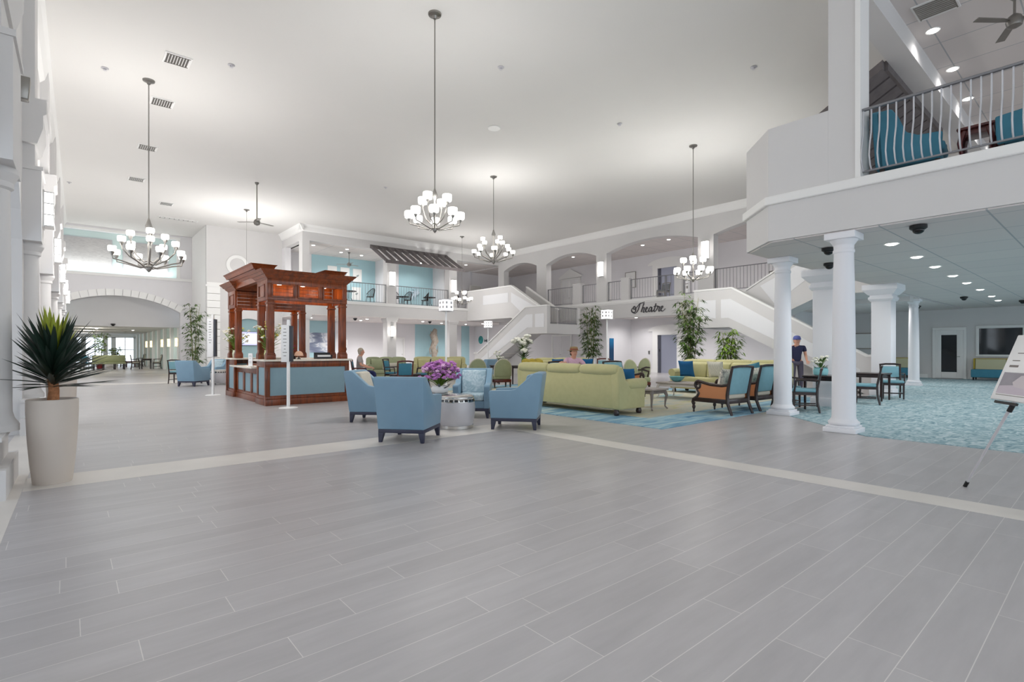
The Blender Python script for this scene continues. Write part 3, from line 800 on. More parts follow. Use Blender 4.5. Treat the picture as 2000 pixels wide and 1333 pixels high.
def wing_chair(label, loc, rz, group):
    t = thing('wing_chair',label,'armchair',loc,rz,group)
    side = [(-.38,.2),(.36,.2),(.38,.58),(.1,.6),(-.04,.68),(-.14,.95),(-.22,1.08),(-.42,1.08)]
    m = MB().prism(side,'x',-.38,-.28).prism(side,'x',.28,.38)
    pl = [(-.38,.2)]+[(-.38*math.cos(PI*k/12), 1.06+.09*math.sin(PI*k/12)) for k in range(13)]+[(.38,.2)]
    b = MB().prism(pl,'y',-.42,-.30); b.v = [(x,y-.06*(z-.2),z) for x,y,z in b.v]
    m.add(b.v,b.f); m.box(-.3,.3,-.32,.36,.2,.34)
    m.build('shell',TEALFD,t,bevel=.025,seg=3)
    MB().box(-.275,.275,-.28,.4,.34,.48).build('seat_cushion',TEALFD,t,bevel=.04,seg=3)
    for sx in (-1,1):
        for y in (-.34,.32): MB().taper(sx*.32-.03,sx*.32+.03,y-.03,y+.03,0,.21,.01,.01).build('leg',DARKW,t)
    return t

# ------------------------------------------------------------------ lights
def chandelier(label, loc, s, rod, nl, nu, group='hall chandeliers', nm=0, q=1.0, rr=.012):
    """loc = underside of the hub; rod = length from the hub top to the ceiling"""
    t = thing('chandelier',label,'chandelier',loc,0,group)
    H = .78*s
    MB().lathe([(.005,-.06*s),(.03*s,-.03*s),(.045*s,0),(.03*s,.05*s),(.016*s,.1*s),(.016*s,.55*s),(.03*s,.6*s),(.05*s,.66*s),(.03*s,.72*s),(.012*s,H)],16).build('stem',NICKEL,t,ang=60)
    MB().tube([(0,0,H),(0,0,H+rod)],rr,8).build('rod',NICKEL,t)
    MB().lathe([(.03,H+rod-.1),(.05,H+rod-.05),(.12,H+rod-.03),(.125,H+rod)],20).build('canopy',NICKEL,t)
    def ring(n,rad,z0,z1,ph):
        for k in range(n):
            a = 2*PI*k/n+ph; c,s_ = math.cos(a),math.sin(a)
            pts = [(.02*s*c,.02*s*s_,z0),(.25*rad*c,.25*rad*s_,z0-.02*s),(.7*rad*c,.7*rad*s_,z0+.25*(z1-z0)),(.97*rad*c,.97*rad*s_,z1-.10*s),(rad*c,rad*s_,z1-.02*s)]
            MB().tube(pts,.010*s+.002,6).lathe([(.008*s,z1-.06*s),(.03*s,z1-.02*s),(.034*s,z1),(.02*s,z1+.005)],10,(rad*c,rad*s_,0)).build('arm',NICKEL,t,ang=60)
            MB().lathe([(.045*s*q,z1+.005),(.078*s*q,z1+.012*s*q),(.088*s*q,z1+.05*s*q),(.088*s*q,z1+.12*s*q),(.08*s*q,z1+.135*s*q),(.05*s*q,z1+.137*s*q)],16,(rad*c,rad*s_,0)).build('lamp_shade',SHADE,t,ang=60)
    ring(nl,.47*s,.03*s,.20*s,.2)
    if nm: ring(nm,.36*s,.08*s,.36*s,.9)
    if nu: ring(nu,.26*s,.12*s,.50*s,.5)
    return t
def lamp(name, kind, loc, energy, size=.1, color=(1,.96,.9), spot=None, rot=(0,0,0)):
    l = bpy.data.lights.new(name,kind); l.energy = energy; l.color = color
    if kind == 'AREA': l.shape = 'RECTANGLE'; l.size = size; l.size_y = .12
    else: l.shadow_soft_size = size
    if kind == 'SPOT': l.spot_size = R(spot or 140); l.spot_blend = .6
    o = bpy.data.objects.new(name,l); COL.objects.link(o); o.location = loc; o.rotation_euler = rot
    o['kind'] = 'helper'; o.visible_glossy = False
    return o
def downlight(label, loc, group, e=0, r=.08):
    t = thing('downlight',label,'downlight',loc,0,group)
    MB().lathe([(r,-.004),(r+.025,-.012),(r+.03,0),(r,.0)],20,caps=False).build('trim_ring',TRIM,t)
    MB().lathe([(r*.15,-.035),(r*.6,-.03),(r*.9,-.018),(r,-.003)],20).build('lens',DOWN,t)
    if e: 
        lamp('downlight_bulb','SPOT',(loc[0],loc[1],loc[2]-.06),e,.06,(1,.98,.97),155)
    return t
def wall_sconce(label, loc, rz, group, w=.16, h=.52, m=None, ribs=3):
    """box of lit glass in a metal cage; back at y=0, sticks out along +Y"""
    t = thing('wall_sconce',label,'wall sconce',loc,rz,group)
    MB().box(-w/2-.02,w/2+.02,0,.02,-h/2-.03,h/2+.03).build('back_plate',CHROME,t)
    MB().box(-w/2,w/2,.02,.13,-h/2,h/2).build('glass',m or LANT,t,bevel=.01)
    f = MB()
    for i in range(ribs+1):
        z = -h/2+h*i/ribs; f.box(-w/2-.006,w/2+.006,.018,.137,z-.008,z+.008)
    for x in (-w/2-.004,w/2-.004): f.box(x,x+.008,.13,.138,-h/2,h/2)
    f.build('cage',CHROME,t)
    return t
def lantern_post(label, loc, group='lantern floor lamps'):
    t = thing('floor_lamp',label,'floor lamp',loc,0,group)
    MB().lathe([(.17,0),(.17,.02),(.05,.035),(.03,.06)],28).build('base',WHITE,t)
    MB().lathe([(.026,.04),(.024,2.3)],16).build('pole',WHITE,t)
    MB().box(-.13,.13,-.13,.13,2.3,2.58).build('lamp_shade',LANT,t,bevel=.006)
    m = MB().box(-.145,.145,-.145,.145,2.285,2.305).box(-.145,.145,-.145,.145,2.575,2.595)
    for a in (-.07,.07):
        for sgn in (-1,1):
            for z in (2.36,2.47):
                m.box(a-.035,a+.035,sgn*.131,sgn*.137,z,z+.07) if sgn > 0 else m.box(a-.035,a+.035,-.137,-.131,z,z+.07)
                m.box(sgn*.131 if sgn > 0 else -.137, sgn*.137 if sgn > 0 else -.131, a-.035,a+.035,z,z+.07)
    m.build('lantern_frame',SILVER,t)
    return t

# ------------------------------------------------------------------ plants
def bamboo(label, loc, h, stems, spread, group='tall bamboo plants', pot=DARKW, leafm=None, seed=1, per=34, low=.25):
    rnd = random.Random(seed)
    t = thing('bamboo_plant',label,'plant',loc,0,group)
    MB().lathe([(.17,0),(.2,.02),(.24,.36),(.25,.4),(.22,.4)],22).build('pot',pot,t)
    MB().lathe([(.22,.36),(.05,.38)],22).build('soil',SOIL,t)
    fol = MB(); tw = MB()
    for k in range(stems):
        a = 2*PI*k/stems+rnd.uniform(-.3,.3); r0 = rnd.uniform(.03,.14)
        x0,y0 = r0*math.cos(a),r0*math.sin(a); lean = rnd.uniform(.25,1)*spread
        hh = h*rnd.uniform(.8,1.0)
        P = [(x0+lean*math.cos(a)*f*f, y0+lean*math.sin(a)*f*f, .36+(hh-.36)*f) for f in [i/7 for i in range(8)]]
        MB().tube(P,[.016-.010*i/7 for i in range(8)],6).build('cane',CULM,t)
        for j in range(per):
            f = rnd.uniform(low,1.0); i = min(6,int(f*7)); g = f*7-i
            p = Vector(P[i]).lerp(Vector(P[i+1]),g)
            b = rnd.uniform(0,2*PI); bl = rnd.uniform(.08,.34)*(1.15-.4*f)
            tip = p+Vector((math.cos(b)*bl,math.sin(b)*bl,rnd.uniform(-.02,.1)))
            tw.tube([tuple(p),tuple(tip)],.003,3)
            for q in range(rnd.randint(4,6)):
                bb = b+rnd.uniform(-1.3,1.3); L = rnd.uniform(.13,.25)
                fol.leaf(tip+Vector((rnd.uniform(-.04,.04),rnd.uniform(-.04,.04),rnd.uniform(-.04,.04))),tip+Vector((math.cos(bb)*L,math.sin(bb)*L,rnd.uniform(-.09,.05))),.044,.25)
    fol.build('foliage',leafm or LEAFB,t,normals=False); tw.build('twigs',CULM,t,normals=False)
    return t
def dracaena(label, loc, seed, group='cream planters along the arcade'):
    rnd = random.Random(seed)
    t = thing('potted_yucca',label,'plant',loc,0,group)
    def clear(b,tip):       # blades bend away from the column behind the planter
        lim = -.26 if abs(tip.y) < .3 else -.46
        if tip.x < lim:
            f = (lim-b.x)/(tip.x-b.x); tip = b+(tip-b)*max(f,.62); tip.x = max(tip.x,lim)
        return tip
    MB().lathe([(.148,0),(.152,.01),(.172,.2),(.19,.45),(.2,.7),(.2,.815),(.192,.82),(.18,.80),(.18,.74)],36,caps=False).lathe([(.01,0),(.148,0)],36,caps=False).build('planter',POTM,t,ang=50)
    MB().lathe([(.181,.76),(.1,.785),(.02,.79)],24).build('soil',SOIL,t)
    MB().tube([(0,0,.74),(.01,0,.9),(0,.01,1.02)],[.05,.042,.042],12).build('trunk',TRUNK,t)
    d = MB(); l = MB()
    for k in range(118):
        f = k/117; a = k*2.39996+rnd.uniform(-.2,.2)
        el = R(4+70*f**1.0+rnd.uniform(-9,9)); L = rnd.uniform(.44,.62)*(1-.06*f)
        z = .93+.26*f
        b = Vector((.03*math.cos(a),.03*math.sin(a),z)); tip = b+Vector((math.cos(a)*math.cos(el)*L,math.sin(a)*math.cos(el)*L,math.sin(el)*L))
        tip = clear(b,tip)
        d.leaf(b,tip,.052,.05 if el > .5 else .02,.35)
    for k in range(16):
        a = k*2.39996; el = R(rnd.uniform(66,86)); L = rnd.uniform(.4,.56)
        b = Vector((.015*math.cos(a),.015*math.sin(a),1.2)); tip = b+Vector((math.cos(a)*math.cos(el)*L,math.sin(a)*math.cos(el)*L,math.sin(el)*L))
        l.leaf(b,tip,.055,0,.35)
    d.build('blades',LEAFD,t,normals=False); l.build('young_blades',LEAFY,t,normals=False)
    return t
def bouquet(label, loc, spec, seed, vase, vh, vr, hgt, rad, green=None, group='flower arrangements', name='flower_arrangement'):
    rnd = random.Random(seed)
    t = thing(name,label,'flowers',loc,0,group)
    MB().lathe([(vr*.7,0),(vr*.9,.01),(vr,vh*.6),(vr*.85,vh*.9),(vr*.95,vh),(vr*.8,vh-.01)],24,caps=True).build('vase',vase,t,ang=60)
    lf = MB(); st = MB(); fl = {}
    for k in range(int(spec['leaves'])):
        a = rnd.uniform(0,2*PI); r = rad*math.sqrt(rnd.uniform(0,1)); z = vh+rnd.uniform(.1,1)*(hgt-vh)*.9
        p = Vector((r*math.cos(a),r*math.sin(a),z)); q = Vector((r*.3*math.cos(a),r*.3*math.sin(a),z-.12))
        lf.leaf(q,p,.05,.1)
    for key,(n,size,m) in spec['flowers'].items():
        g = fl[key] = (MB(),m)
        for k in range(n):
            a = rnd.uniform(0,2*PI); r = rad*math.sqrt(rnd.uniform(0,1)); z = vh+(hgt-vh)*rnd.uniform(.35,1.0)*(1-.25*(r/rad)**2)
            c = (r*math.cos(a),r*math.sin(a),z)
            st.tube([(0,0,vh*.8),(c[0]*.4,c[1]*.4,vh+(z-vh)*.5),c],.004,4)
            for j in range(7):
                b = 2*PI*j/7; g[0].ball((c[0]+size*.6*math.cos(b),c[1]+size*.6*math.sin(b),z+rnd.uniform(-.4,.4)*size),(size*.55,size*.55,size*.4),6,4)
            g[0].ball((c[0],c[1],z+size*.3),size*.5,6,4)
    st.build('stems',LEAFG,t)
    lf.build('foliage',green or LEAFB,t,normals=False)
    for key,(g,m) in fl.items(): g.build('blossoms',m,t,ang=70)
    return t

# ------------------------------------------------------------------ people
def skin(name, J, E, m, parent, sub=2):
    names = list(J); idx = {n:i for i,n in enumerate(names)}
    me = bpy.data.meshes.new(name)
    me.from_pydata([J[n][0] for n in names],[(idx[a],idx[b]) for a,b in E],[])
    o = bpy.data.objects.new(name,me); COL.objects.link(o); o.parent = parent
    me.materials.append(m)
    md = o.modifiers.new('skin','SKIN'); md.use_smooth_shade = True; md.branch_smoothing = .4
    sv = me.skin_vertices[0].data
    for n in names:
        r = J[n][1]; sv[idx[n]].radius = r if isinstance(r,tuple) else (r,r)
    sv[0].use_root = True
    s_ = o.modifiers.new('round','SUBSURF'); s_.levels = sub; s_.render_levels = sub
    return o
def person(label, loc, rz, pose, shirt, pants, hair, hat=None, group='people'):
    """pose: dict of joint positions (front = +Y)"""
    t = thing('person',label,'person',loc,rz,group)
    p = pose
    J = {'pelvis':(p['pelvis'],.12),'waist':(p['waist'],.105),'chest':(p['chest'],.125),'neckb':(p['neck'],.055)}
    hd = Vector(p['head']); nk = Vector(p['neck'])
    J['jaw'] = (tuple(hd+Vector((0,.02,-.075))),.07); J['head'] = (tuple(hd+Vector((0,.005,.01))),.104); J['crown'] = (tuple(hd+Vector((0,-.01,.09))),.082)
    E = [('pelvis','waist'),('waist','chest'),('chest','neckb'),('neckb','jaw'),('jaw','head'),('head','crown')]
    for sd in ('l','r'):
        J['sh'+sd] = (p['sh'+sd],.058); J['el'+sd] = (p['el'+sd],.042); J['wr'+sd] = (p['wr'+sd],.028); J['pa'+sd] = (p['pa'+sd],.034)
        E += [('chest','sh'+sd),('sh'+sd,'el'+sd),('el'+sd,'wr'+sd),('wr'+sd,'pa'+sd)]
        d = (Vector(p['pa'+sd])-Vector(p['wr'+sd])).normalized(); ax = d.cross(Vector((0,0,1)))
        if ax.length < .1: ax = Vector((0,1,0))
        ax.normalize()
        for f,(o,L,dn) in enumerate(((-.03,.07,.02),(-.011,.08,.03),(.009,.077,.032),(.028,.062,.03),(-.05,.035,.01))):
            b = Vector(p['pa'+sd])+ax*o+d*(.03 if f < 4 else -.01); e = b+d*(L*.55)+ax*(o*.15 if f < 4 else -.02)-Vector((0,0,dn*.4)); e2 = e+d*(L*.4)-Vector((0,0,dn))
            J['f%d%s'%(f,sd)] = (tuple(b),.0095); J['g%d%s'%(f,sd)] = (tuple(e),.0085); J['h%d%s'%(f,sd)] = (tuple(e2),.007)
            E += [('pa'+sd,'f%d%s'%(f,sd)),('f%d%s'%(f,sd),'g%d%s'%(f,sd)),('g%d%s'%(f,sd),'h%d%s'%(f,sd))]
        J['hi'+sd] = (p['hi'+sd],.085); J['kn'+sd] = (p['kn'+sd],.058); J['an'+sd] = (p['an'+sd],.04)
        fo = Vector(p['an'+sd])+Vector((0,.14,-.045)); J['to'+sd] = (tuple(fo),.035)
        E += [('pelvis','hi'+sd),('hi'+sd,'kn'+sd),('kn'+sd,'an'+sd),('an'+sd,'to'+sd)]
    body = skin('body',J,E,SKIN,t)
    m = MB()
    m.ball(tuple(hd+Vector((0,.092,-.018))),(.014,.022,.022),8,6); m.ball(tuple(hd+Vector((.085,0,-.005))),(.014,.022,.032),8,6).ball(tuple(hd+Vector((-.085,0,-.005))),(.014,.022,.032),8,6)
    m.build('nose_and_ears',SKIN,t)
    e = MB()
    for sx in (-1,1): e.ball(tuple(hd+Vector((sx*.034,.079,.012))),(.012,.007,.007),8,5)
    e.build('eyes',DARKHAIR,t)
    MB().ball(tuple(hd+Vector((0,.08,-.058))),(.024,.008,.007),8,5).build('mouth',mat('lips',(168,96,88),.5),t)
    S = {k:(J[k][0],r) for k,r in (('pelvis',.15),('waist',.135),('chest',.15))}; S['pelvis'] = (tuple(Vector(p['pelvis'])-Vector((0,0,.06))),.155)
    S['collar'] = (tuple(Vector(p['chest']).lerp(Vector(p['neck']),.75)),.075)
    SE = [('pelvis','waist'),('waist','chest'),('chest','collar')]
    for sd in ('l','r'):
        S['sh'+sd] = (p['sh'+sd],.075); S['sl'+sd] = (tuple(Vector(p['sh'+sd]).lerp(Vector(p['el'+sd]),p.get('sleeve',.8))),.064)
        SE += [('chest','sh'+sd),('sh'+sd,'sl'+sd)]
    skin('shirt',S,SE,shirt,t)
    T = {'pelvis':(tuple(Vector(p['pelvis']).lerp(Vector(p['waist']),.3)),.135)}; TE = []
    for sd in ('l','r'):
        T['hi'+sd] = (p['hi'+sd],.1); T['kn'+sd] = (p['kn'+sd],.075); T['an'+sd] = (tuple(Vector(p['an'+sd])+Vector((0,0,.03))),.06)
        TE += [('pelvis','hi'+sd),('hi'+sd,'kn'+sd),('kn'+sd,'an'+sd)]
    skin('trousers',T,TE,pants,t)
    sh = MB()
    for sd in ('l','r'):
        a = Vector(p['an'+sd]); sh.ball((a.x,a.y+.06,a.z-.055),(.05,.14,.05),12,8)
    sh.build('shoes',BLACK,t)
    if hair:
        h = MB().ball(tuple(hd+Vector((0,-.028,.04))),(.104,.104,.104),16,12).ball(tuple(hd+Vector((0,-.05,-.03))),(.092,.065,.08),12,8)
        h.v = [q for q in h.v]; h.build('hair',hair,t)
    if hat: hat(t,hd)
    return t
def cap_hat(m):
    def f(t,hd):
        MB().lathe([(.106,.03),(.108,.06),(.095,.11),(.06,.14),(.01,.15)],20,tuple(hd)).add([(-.08,.06,.035),(.08,.06,.035),(.065,.19,.02),(-.065,.19,.02),(-.08,.06,.05),(.08,.06,.05),(.065,.19,.03),(-.065,.19,.03)],[(0,3,2,1),(4,5,6,7),(0,1,5,4),(1,2,6,5),(2,3,7,6),(3,0,4,7)] ) if False else None
        mb = MB(Matrix.Translation(hd)).lathe([(.104,.02),(.108,.06),(.095,.11),(.06,.14),(.01,.15)],20)
        mb.prism([(-.085,.06),(.085,.06),(.07,.17),(.03,.2),(-.03,.2),(-.07,.17)],'z',.03,.042)
        mb.build('cap',m,t)
    return f
def brim_hat(m,band):
    def f(t,hd):
        MB(Matrix.Translation(hd)).lathe([(.185,.045),(.19,.05),(.13,.062),(.108,.066),(.105,.12),(.09,.15),(.02,.158)],26,caps=True).build('sun_hat',m,t)
        MB(Matrix.Translation(hd)).lathe([(.11,.064),(.112,.075),(.109,.1),(.106,.1)],26,caps=False).build('hat_band',band,t)
    return f
SIT = dict(pelvis=(0,-.05,.55),waist=(0,-.08,.75),chest=(0,-.08,.98),neck=(0,-.05,1.13),head=(0,-.015,1.235),
    shl=(-.19,-.08,1.04),shr=(.19,-.08,1.04),ell=(-.27,.0,.78),elr=(.27,.0,.78),wrl=(-.24,.22,.7),wrr=(.24,.22,.7),pal=(-.22,.3,.69),par=(.22,.3,.69),
    hil=(-.1,.02,.53),hir=(.1,.02,.53),knl=(-.12,.42,.5),knr=(.12,.42,.5),anl=(-.12,.42,.1),anr=(.12,.42,.1))
STAND = dict(pelvis=(0,0,.94),waist=(0,0,1.12),chest=(0,.0,1.33),neck=(0,.01,1.48),head=(0,.03,1.59),
    shl=(-.2,0,1.4),shr=(.2,0,1.4),ell=(-.25,.02,1.12),elr=(.27,.04,1.12),wrl=(-.22,.2,.98),wrr=(.25,.14,.9),pal=(-.21,.28,.95),par=(.25,.18,.83),
    hil=(-.1,0,.9),hir=(.1,0,.9),knl=(-.11,.03,.5),knr=(.11,.02,.5),anl=(-.12,0,.1),anr=(.12,0,.1),sleeve=.6)
# ------------------------------------------------------------------ railings
def railing(label, p0, p1, z, h, sp, group, belly=0.0, rm=None, bm_=None, r=.009, rr=.024):
    """z = floor; children: top rail, bottom rail, each baluster"""
    p0 = Vector(p0); p1 = Vector(p1); d = p1-p0; L = d.length; u = d/L
    rz = math.atan2(u.y,u.x)
    t = thing('balcony_railing',label,'railing',(p0.x,p0.y,z),rz,group)
    rm = rm or RAILM; bm_ = bm_ or RAILM
    MB().box(0,L,-rr,rr,h-.035,h).box(0,.03,-.02,.02,.04,h).box(L-.03,L,-.02,.02,.04,h).build('top_rail',rm,t,bevel=.005)
    MB().box(0,L,-.012,.012,.08,.105).build('bottom_rail',rm,t)
    n = max(1,int(L/sp)); proto = None
    for k in range(n):
        x = L*(k+.5)/n
        if proto is None:
            if belly:
                pts = [(0,0,.1),(0,-belly*.55,.16),(0,-belly,.3),(0,-belly*.75,.46),(0,-belly*.12,.66),(0,0,.8),(0,0,h-.03)]
            else: pts = [(0,0,.1),(0,0,h-.03)]
            proto = MB().tube(pts,r,8 if belly else 4).build('baluster',bm_,t)
            proto.location = (x,0,0)
        else:
            c = proto.copy(); COL.objects.link(c); c.location = (x,0,0)
    return t
railing('white belly-bar railing in front of the teal wing chairs on the mezzanine',(9.27,2.66),(9.27,-1.6),3.93,1.05,.103,'balcony railings',.11,RAILM,RAILW,.011,.03)
yb = 26.95
railing('grey railing of the back balcony, bay behind the wood kiosk roof',(9.36,yb),(13.65,yb),3.86,1.1,.16,'balcony railings')
railing('grey railing of the back balcony under the slatted awning',(14.2,yb),(17.8,yb),3.86,1.1,.16,'balcony railings')
railing('grey railing of the back balcony, short bay beside the white staircase',(18.35,yb),(19.1,yb),3.86,1.1,.16,'balcony railings')
xt = 21.85
P_T = [(6.6,7.7),(8.9,11.8),(12.55,13.4),(14.25,15.6),(16.3,16.85),(17.2,17.75)]
for (a,b,c) in ((8.8,11.8,'left of the corner by the stair'),(12.55,13.35,'between the lit sconce pier and the lift sign'),(14.3,16.35,'above the start of the word Theatre'),(16.85,17.8,'beside the far sconce pier'),(18.5,19.6,'before the pedimented upper doorway'),(20.2,22.35,'next to the left staircase'),(13.75,14.3,'at the upper lift door')):
    railing('grey metal railing of the theatre balcony, '+c,(xt,b),(xt,a),3.84,1.05,.15,'balcony railings')
for i,(a,b) in enumerate(((8.3,8.8),(13.35,13.75),(16.35,16.85),(19.6,20.2))):
    struct('wall_theatre_pier', MB().box(21.68,21.95,a,b,3.8,4.95).box(21.65,21.98,a-.03,b+.03,4.95,5.0), WALL, smooth=False)

# slatted awnings
def awning(label, loc, rz, L, n, hw=.05):
    t = thing('slatted_awning',label,'awning',loc,rz,'slatted awnings')
    P = [(0,0),(1.8,-1.02)]
    for k in range(n):
        x = L*k/(n-1)
        MB(Matrix.Translation((x,0,0))).prism([(0,.06),(0,-.12),(1.8,-1.1),(1.8,-.98)],'x',-hw,hw).build('rafter',AWN,t,smooth=False)
    MB().box(-.08,L+.08,1.76,1.86,-1.14,-.98).build('front_beam',AWN,t)
    MB().box(-.08,L+.08,-.06,.0,-.12,.08).build('back_beam',AWN,t)
    return t
AWN = mat('weathered_dark_timber',(104,98,98),.7,var=.15,scale=5)
awning('dark slatted timber awning sloping out over the back balcony bay',(17.5,26.74,6.98),PI,4.8,11,.075)
awning('dark slatted awning hung behind the mezzanine railing, under the beam',(12.5,3.13,6.98),0,4.6,10,.22)

# ------------------------------------------------------------------ sconces on piers and arcade
SG = 'lit box sconces on the piers'
for i,y in enumerate(PY):
    if i >= 4:
        wall_sconce('glowing glass box sconce on the arcade pier, %s'%['first pier, beside the front yucca planter','second pier, beside the rear yucca planter','third pier from the front','fourth pier from the front','fifth pier from the front','last pier by the arch'][i-3],(-.293+.0146*(y-11.4),y,3.57),-PI/2,'arcade sconces',.3,.54)
        lamp('sconce_bulb','POINT',(.0+.0146*(y-11.4),y,3.6),38 if y < 18 else 210,.12,(1,.99,.97))
for lab,loc,rz in (('bright sconce on the back balcony pier under the awning\'s near end',(13.93,26.8,5.3),PI),('bright sconce on the back balcony pier under the awning\'s far end',(18.07,26.8,5.2),PI),
                ('bright sconce on the theatre pier right over the tall bamboo',(21.7,12.17,5.75),PI/2),('bright sconce on the theatre pier above the word\'s first letter',(21.7,18.15,5.6),PI/2),('slim lit sconce on the lower pier just past the kiosk',(13.93,26.8,2.35),PI)):
    wall_sconce(lab,loc,rz,SG,.3 if loc[2] > 3 else .12,.78 if loc[2] > 3 else .6,None,1)
    lamp('sconce_bulb','POINT',(loc[0]-(.25 if loc[0] > 20 else 0),loc[1]-(.25 if loc[0] < 20 else 0),loc[2]),14,.1)

# ------------------------------------------------------------------ chandeliers
CH = [('chandelier with twelve opal shades hanging over the blue armchairs',(5.25,8.4,3.55),1.0,8,4),
      ('wide chandelier in front of the teal niche above the arch',(1.46,14.8,3.2),1.5,10,5),
      ('chandelier hanging above the middle of the lounge, below the highest canopy row',(11.8,14.9,4.5),1.5,10,5),
      ('chandelier in front of the theatre balcony sconce',(14.7,8.66,3.45),1.1,8,4),
      ('small far chandelier before the back balcony railing, behind the lantern lamp',(16.7,23.9,3.85),1.1,6,3),
      ('chandelier seen through the wood kiosk\'s open side',(6.15,25.6,4.05),1.3,8,4)]
for lab,loc,s,nl,nu in CH:
    big = s >= 1.45; far = loc[1] > 20
    chandelier(lab,loc,s,HC-loc[2]-.78*s,8 if big else nl,3 if big else nu,nm=5 if big else 0,q=.62 if big else 1.0,rr=.006 if far else .012)
    lamp('chandelier_bulbs','POINT',(loc[0],loc[1],loc[2]+.3*s),(190 if loc[1] > 20 else 480 if loc[1] < 10 else 330) if loc[0] > 11 else (560 if loc[1] > 20 else 310),.5,(1,.985,.965))
    lamp('chandelier_uplight','SPOT',(loc[0],loc[1],loc[2]+.6*s),(50 if loc[2] > 4.2 else 90 if loc[1] < 8.5 else 240),.4,(1,.985,.965),172,(PI,0,0))

for lab,loc in (('unseen chandelier added nearer the entrance to brighten the ceiling, on the arcade side',(1.5,1.2,3.55)),('unseen chandelier added nearer the entrance to brighten the ceiling, on the mezzanine side',(4.6,-3.0,3.55))):  # added out of view, with their lamps, to lift the ceiling overhead
    chandelier(lab,loc,1.0,HC-loc[2]-.78,8,4)
    lamp('chandelier_bulbs','POINT',(loc[0],loc[1],loc[2]+.3),110,.5,(1,.985,.965))
    lamp('chandelier_uplight','SPOT',(loc[0],loc[1],loc[2]+.6),100,.4,(1,.985,.965),172,(PI,0,0))
t = thing('wall_speaker','small grey speaker high on the arcade wall between the first two piers','speaker',(-.55,9.1,4.62),-PI/2)
MB().taper(-.09,.09,.02,.2,-.14,.14,.02,.02).box(-.03,.03,-.04,.03,-.03,.03).build('cabinet',NICKEL,t,bevel=.01)
# ceiling fittings
def vent(name,label,loc,w,d,rz=0,cat='air vent',group='ceiling air vents'):
    t = thing(name,label,cat,loc,rz,group)
    MB().box(-w/2,w/2,-d/2,d/2,-.02,0).build('vent_frame',TRIM,t)
    m = MB()
    for k in range(8):
        x = -w/2+.04+(w-.08)*k/8; m.box(x,x+.035,-d/2+.04,d/2-.04,-.028,-.018)
    for y in (-d/2+.03,d/2-.05): m.box(-w/2+.03,w/2-.03,y,y+.02,-.027,-.017)
    m.build('louvres',NICKEL,t)
    return t
for i,(x,y,l) in enumerate(((1.83,13.35,'nearest square vent, beside the wide chandelier canopy'),(1.85,15.89,'square vent just past the wide chandelier canopy'),(1.91,19.72,'third square vent in the row along the arcade'),(1.96,23.64,'fourth square vent in the row along the arcade'),(3.27,26.78,'fifth vent, out of line with the others'))):
    vent('ceiling_vent','hall ceiling, '+l,(x,y,HC),.5,.5)
vent('ceiling_vent','long slot vent at the ceiling edge by the teal niche',(4.1,29.6,HC),1.6,.3)
for i,(x,y,l) in enumerate(((.65,14.79,'near the arcade'),(2.77,12.82,'between the two near chandeliers'),(7.36,9.03,'just past the near chandelier rod'),(11.64,5.38,'near the mezzanine pillar'),(11.72,9.15,'in mid ceiling'),(9.4,18.59,'beyond the near chandelier'),(.07,25.72,'far down the arcade'))):
    t = thing('sprinkler_head','small round sprinkler head on the hall ceiling, '+l,'sprinkler',(x,y,HC),0,'ceiling sprinkler heads')
    MB().lathe([(.07,0),(.075,-.01),(.03,-.02),(.02,-.05),(.04,-.055)],14).build('rosette',SILVER,t)
t = thing('ceiling_speaker','round white speaker grille on the hall ceiling','ceiling speaker',(9.23,11.63,HC))
MB().lathe([(.18,0),(.19,-.01),(.17,-.025),(.02,-.03)],24).build('grille',TRIM,t)
def ceiling_fan(label,loc,rod,group='ceiling fans'):
    t = thing('ceiling_fan',label,'ceiling fan',loc,.4,group)
    MB().tube([(0,0,.1),(0,0,rod)],.02,8).lathe([(.02,rod-.1),(.07,rod-.04),(.075,rod)],14).build('downrod',NICKEL,t)
    MB().lathe([(.03,-.12),(.1,-.08),(.12,0),(.09,.08),(.04,.12)],18).build('motor',NICKEL,t)
    for k in range(3):
        a = 2*PI*k/3
        MB(Matrix.Rotation(a,4,'Z')).prism([(.1,-.03),(.25,-.06),(.68,-.075),(.7,.05),(.25,.055),(.1,.03)],'z',.0,.012).build('blade',NICKEL,t)
    return t
ceiling_fan('ceiling fan on a long rod in front of the grey end wall',(5.45,21.21,6.1),1.5)
ceiling_fan('dark ceiling fan over the back balcony, among the downlights',(12.2,28.6,6.15),.7)
ceiling_fan('ceiling fan on the mezzanine ceiling above the railing',(12.4,1.25,6.95),.45)
vent('ceiling_vent','large square vent on the mezzanine ceiling beside its first downlight',(11.75,2.2,7.4),.6,.6)

